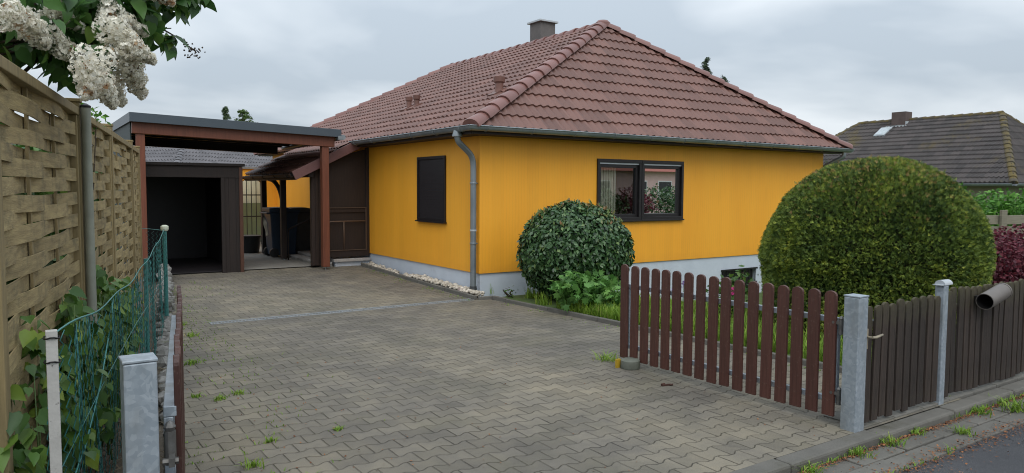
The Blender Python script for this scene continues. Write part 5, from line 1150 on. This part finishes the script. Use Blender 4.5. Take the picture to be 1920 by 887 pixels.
# ================================================================== BEYOND
def far_tree(name, loc, h, label, kind, seed, crown, m, group=None):
    g = np.random.default_rng(seed); o = empty(name, loc, label, 'tree', group)
    MB().tube([(0,0,-.5),(.05,.03,h*.5),(0,0,h*.97)], [.22,.14,.02], 8).build('trunk', M['bark'], o, smooth=True)
    Ps = []; Ds = []; lim = MB()
    for i in range(crown):
        t = g.random()**.8; z = h*(.22 + .78*t); a = g.uniform(0,6.283); rr = ((1-t)*h*.20 + .10) if kind == 'c' else h*.20*math.sin(math.pi*min(.97,.25+.7*t))**.8
        L = rr*g.uniform(.65,1.1); k3 = 34
        s = g.random(k3)**.7; drop = -.22 if kind == 'c' else -.55
        lim.tube([(0,0,z),(L*math.cos(a),L*math.sin(a),z + (L*drop if kind == 'c' else L*.25))], [.03,.006], 4)
        q = np.stack([L*s*math.cos(a), L*s*math.sin(a), z + L*s*drop*(s if kind != 'c' else 1) + (L*s*.5 if kind != 'c' else 0)], 1) + g.normal(size=(k3,3))*np.array([.07,.07,.06])*max(.6, rr)
        Ps.append(q)
    P = np.concatenate(Ps); N = g.normal(size=P.shape); X_, Y_, N_ = frames(N, g, up_bias=(0,0,-1))
    sh, s0, s1 = (SPRIG, .14, .26) if kind == 'c' else (LAUREL, .10, .18)
    V, F, r_ = scatter(*sh, P, X_, Y_, N_, g.uniform(s0,s1,len(P)), np.clip(g.normal(.45,.25,len(P)),0,1)); np_mesh('crown', V, F, r_, m, o); lim.build('limbs', M['bark'], o)
far_tree('spruce_tree', (8.3,53.1,-.6), 8.75, 'green spruce tip rising behind the carport roof, left of the birch', 'c', 61, 130, M['conifer_light'])
far_tree('birch_tree', (9.1,50.4,-.6), 8.3, 'light green drooping birch top behind the carport roof', 'b', 62, 120, M['birch_leaf'])
far_tree('spruce_tree', (32.9,24.7,-.6), 11.15, 'dark spruce tip showing above the right roof hip of the bungalow', 'c', 63, 130, M['conifer'])
far_tree('spruce_tree', (33.9,24.0,-.6), 9.85, 'small lower spruce tip right of the taller one above the right roof hip', 'c', 64, 110, M['conifer'])
def far_house(name, label, xa, xb, ya, yb, zbase, zeave, zridge, hipk, tile, wallm, along='y', rows=16, seed=1, pw=.15):
    o = empty(name, ((xa+xb)/2, (ya+yb)/2, zbase), label, 'house'); T = Matrix.Translation((-(xa+xb)/2, -(ya+yb)/2, -zbase)); ov = .4
    w = MB().box(xa,xb,ya,yb,zbase-.4,zeave-.02,.5); w.xf(T); w.build('wall', wallm, o)
    x0_, x1_, y0_, y1_ = xa-ov, xb+ov, ya-ov, yb+ov; a = Vector(((x0_+x1_)/2, y0_+hipk, zridge)); b = Vector(((x0_+x1_)/2, y1_-hipk, zridge))
    if along == 'x': a = Vector((x0_+hipk, (y0_+y1_)/2, zridge)); b = Vector((x1_-hipk, (y0_+y1_)/2, zridge))
    cA, cB, cC, cD = Vector((x0_,y0_,zeave)), Vector((x1_,y0_,zeave)), Vector((x1_,y1_,zeave)), Vector((x0_,y1_,zeave))
    ns = [(a,a),(b,a),(b,b),(a,b)] if along == 'y' else None
    tops = {'y': [(a,a),(a,b),(b,b),(b,a)], 'x': [(a,b),(b,b),(b,a),(a,a)]}[along]
    cs = [cA,cB,cC,cD]; rf = None
    for i in range(4):
        p, q = cs[i], cs[(i+1)%4]; ta, tb = tops[i]; ex = (q-p).normalized(); inn = Vector((-ex.y, ex.x, 0)); run = (ta-p).dot(inn); ri = zridge - zeave; sl = math.hypot(run, ri); es = (inn*run + Vector((0,0,ri)))/sl
        W = (q-p).length
        clip = [(p, -hipn(p, ta)), (q, hipn(q, tb))]
        me = tile_face(p - ex*.1, ex, es, W + .2, sl, max(4, int(sl/.33)), clip, pitch_w=pw, res=4, amp=.062, t=.038, seed=seed + i)
        for v in me.vertices: v.co = T @ v.co
        ob = roof_obj('roof' if rf is None else 'tiled_slope', me, tile, o if rf is None else rf); rf = rf or ob
    mb = MB()
    for c_, t_2 in ((cA, tops[0][0]), (cB, tops[0][1]), (cC, tops[2][0]), (cD, tops[2][1])): cap_row(mb, c_ + Vector((0,0,.02)), t_2 + Vector((0,0,.02)), .10, .36)
    cap_row(mb, a + Vector((0,0,.03)), b + Vector((0,0,.03)), .10, .36); mb.xf(T); mb.build('ridge_cap', M['tile_moss'] if tile == M['tile_grey'] else tile, rf, smooth=True, ang=40)
    s = MB(); zz = -.03; s.add([c_ + Vector((0,0,zz)) for c_ in cs] + [a + Vector((0,0,zz)), b + Vector((0,0,zz))], [(0,3,2,1)] + ([(0,1,4),(1,2,5,4),(2,3,5),(3,0,4,5)] if along == 'y' else [(0,1,5,4),(1,2,5),(2,3,4,5),(3,0,4)])); s.xf(T); s.build('eaves_soffit', M['dark_brown'], o)
    gm = MB(); gutter(gm, (x0_-.06, y0_, zeave-.02), (x0_-.06, y1_, zeave-.02), (-1,0,0), .07); gutter(gm, (x0_, y0_-.06, zeave-.02), (x1_, y0_-.06, zeave-.02), (0,-1,0), .07); gm.xf(T); gm.build('gutter', M['zinc'], o, smooth=True, ang=50)
    return o, T, rf
nb, T, rf = far_house('neighbour_house', 'single storey house with mossy grey brown tiled roof right of the bungalow', 21.7, 30.1, 1.7, 11.4, -.6, 1.92, 4.66, 2.35, M['tile_grey'], mat('beige_render', (.30,.27,.22), (.25,.22,.18), 3, rough=.9, bstr=.1, vary=.02), seed=40)
ch = MB().box(25.50,26.02,7.18,7.78,4.0,5.02); ch.xf(T); ch.build('chimney', mat('brown_chimney', (.085,.060,.055), (.11,.08,.072), 6, rough=.8, bstr=.2, vary=.1), rf)
fl = MB(); fl.box(25.32,25.495,7.06,7.92,4.26,4.43); fl.box(25.50,25.95,7.09,7.175,4.36,4.60); fl.xf(T); fl.build('flashing', M['lead'], rf)
def slope_pt(x, y): return Vector((x, y, 1.92 + (x - 21.3)*(4.66-1.92)/4.6))
nrm = Vector((-(4.66-1.92),0,4.6)).normalized(); pass
s = MB(); s.prism([slope_pt(24.64,7.58)+nrm*.02, slope_pt(24.64,8.04)+nrm*.02, slope_pt(25.26,8.04)+nrm*.02, slope_pt(25.26,7.58)+nrm*.02], nrm*.09); s.xf(T); so = s.build('skylight', M['lead'], rf)
s = MB(); s.prism([slope_pt(24.69,7.63)+nrm*.112, slope_pt(24.69,7.99)+nrm*.112, slope_pt(25.21,7.99)+nrm*.112, slope_pt(25.21,7.63)+nrm*.112], nrm*.012); s.xf(T); s.build('pane', mat('skylight_glass', (.45,.5,.52), rough=.05, bstr=0, vary=0), so)
bk, T2, rf2 = far_house('rear_house', 'low house with slate grey tiled hip roof seen under the carport', -1.2, 7.0, 17.1, 36, -.4, 2.0, 3.92, 4.2, M['tile_slate'], mat('pale_render', (.45,.43,.38), rough=.9, bstr=.1, vary=.02), seed=60)
rz_ = R(32); pc = Matrix.Translation((-1.6,16.7,0)) @ Matrix.Rotation(rz_, 4, 'Z') @ Matrix.Translation((1.6,-16.7,0))
bk.location = pc @ bk.location; bk.rotation_euler = (0,0,rz_)
# plank fence beyond the yew
pf = empty('plank_fence', (9.6,-3.2,-.3), 'silvered horizontal plank fence behind the barberry at the right edge', 'fence', None, R(-24))
for i in range(6): MB().box(-.55,3.6,-.012 + .02*(i%2),.012 + .02*(i%2),.28 + i*.21,.28 + i*.21 + .17).build('plank', M['grey_wood'], pf, bevel=.004)
for x in (.0, 1.9, 3.5): MB().box(x-.06,x+.06,-.075,-.014,-.1,1.60).build('post', M['grey_wood'], pf, bevel=.006)
# the far side of the road, mirrored in the front windows
op = empty('pink_house', (24,-30,0), 'pink rendered house with red roof across the road, mirrored in the front windows', 'house')
def ob(mb, name, m, par=None, **kw):
    mb.xf(Matrix.Translation((-24,30,0))); return mb.build(name, m, par or op, **kw)
ob(MB().box(18,44,-38,-29,-.05,3.0,.5), 'wall', M['pink_render'])
q = MB(); q.add([(17.5,-38.5,2.95),(44.5,-38.5,2.95),(44.5,-28.4,2.95),(17.5,-28.4,2.95),(21,-33.4,6.4),(41,-33.4,6.4)], [(0,1,5,4),(1,2,5),(2,3,4,5),(3,0,4),(0,3,2,1)]); ob(q, 'roof', M['red_tile'])
for x in (20,23.5,27,30.5,33,36,39):
    q = MB(); q.box(x,x+1.4,-29.0,-28.97,1.0,2.3); w = ob(q, 'window', M['white_paint']); q = MB(); q.box(x+.08,x+1.32,-28.968,-28.95,1.08,2.22); q.xf(Matrix.Translation((-24,30,0))); q.build('pane', M['shutter'], w)
for i, (x, y, s, l) in enumerate([(20.3,-20.5,.95,'round garden bush across the road, mirrored in the left front window'),(25.2,-21.5,1.05,'taller garden bush across the road, mirrored in the right front window'),(22.3,-20.5,1.0,'dark red bush across the road before the pink house'),(27.5,-22,1.1,'green bush across the road before the pink house')]):
    loose_bush('garden_bush', (x,y,-.04), l, 'bush', M['barberry'] if i == 2 else M['laurel'], [(0,0,1.0*s,1.1*s,1.0*s,.9*s),(.8,.3,.8*s,.7,.7,.7)], 900, (.14,.24), 300+i, LAUREL, 3, 'garden bushes across the road')
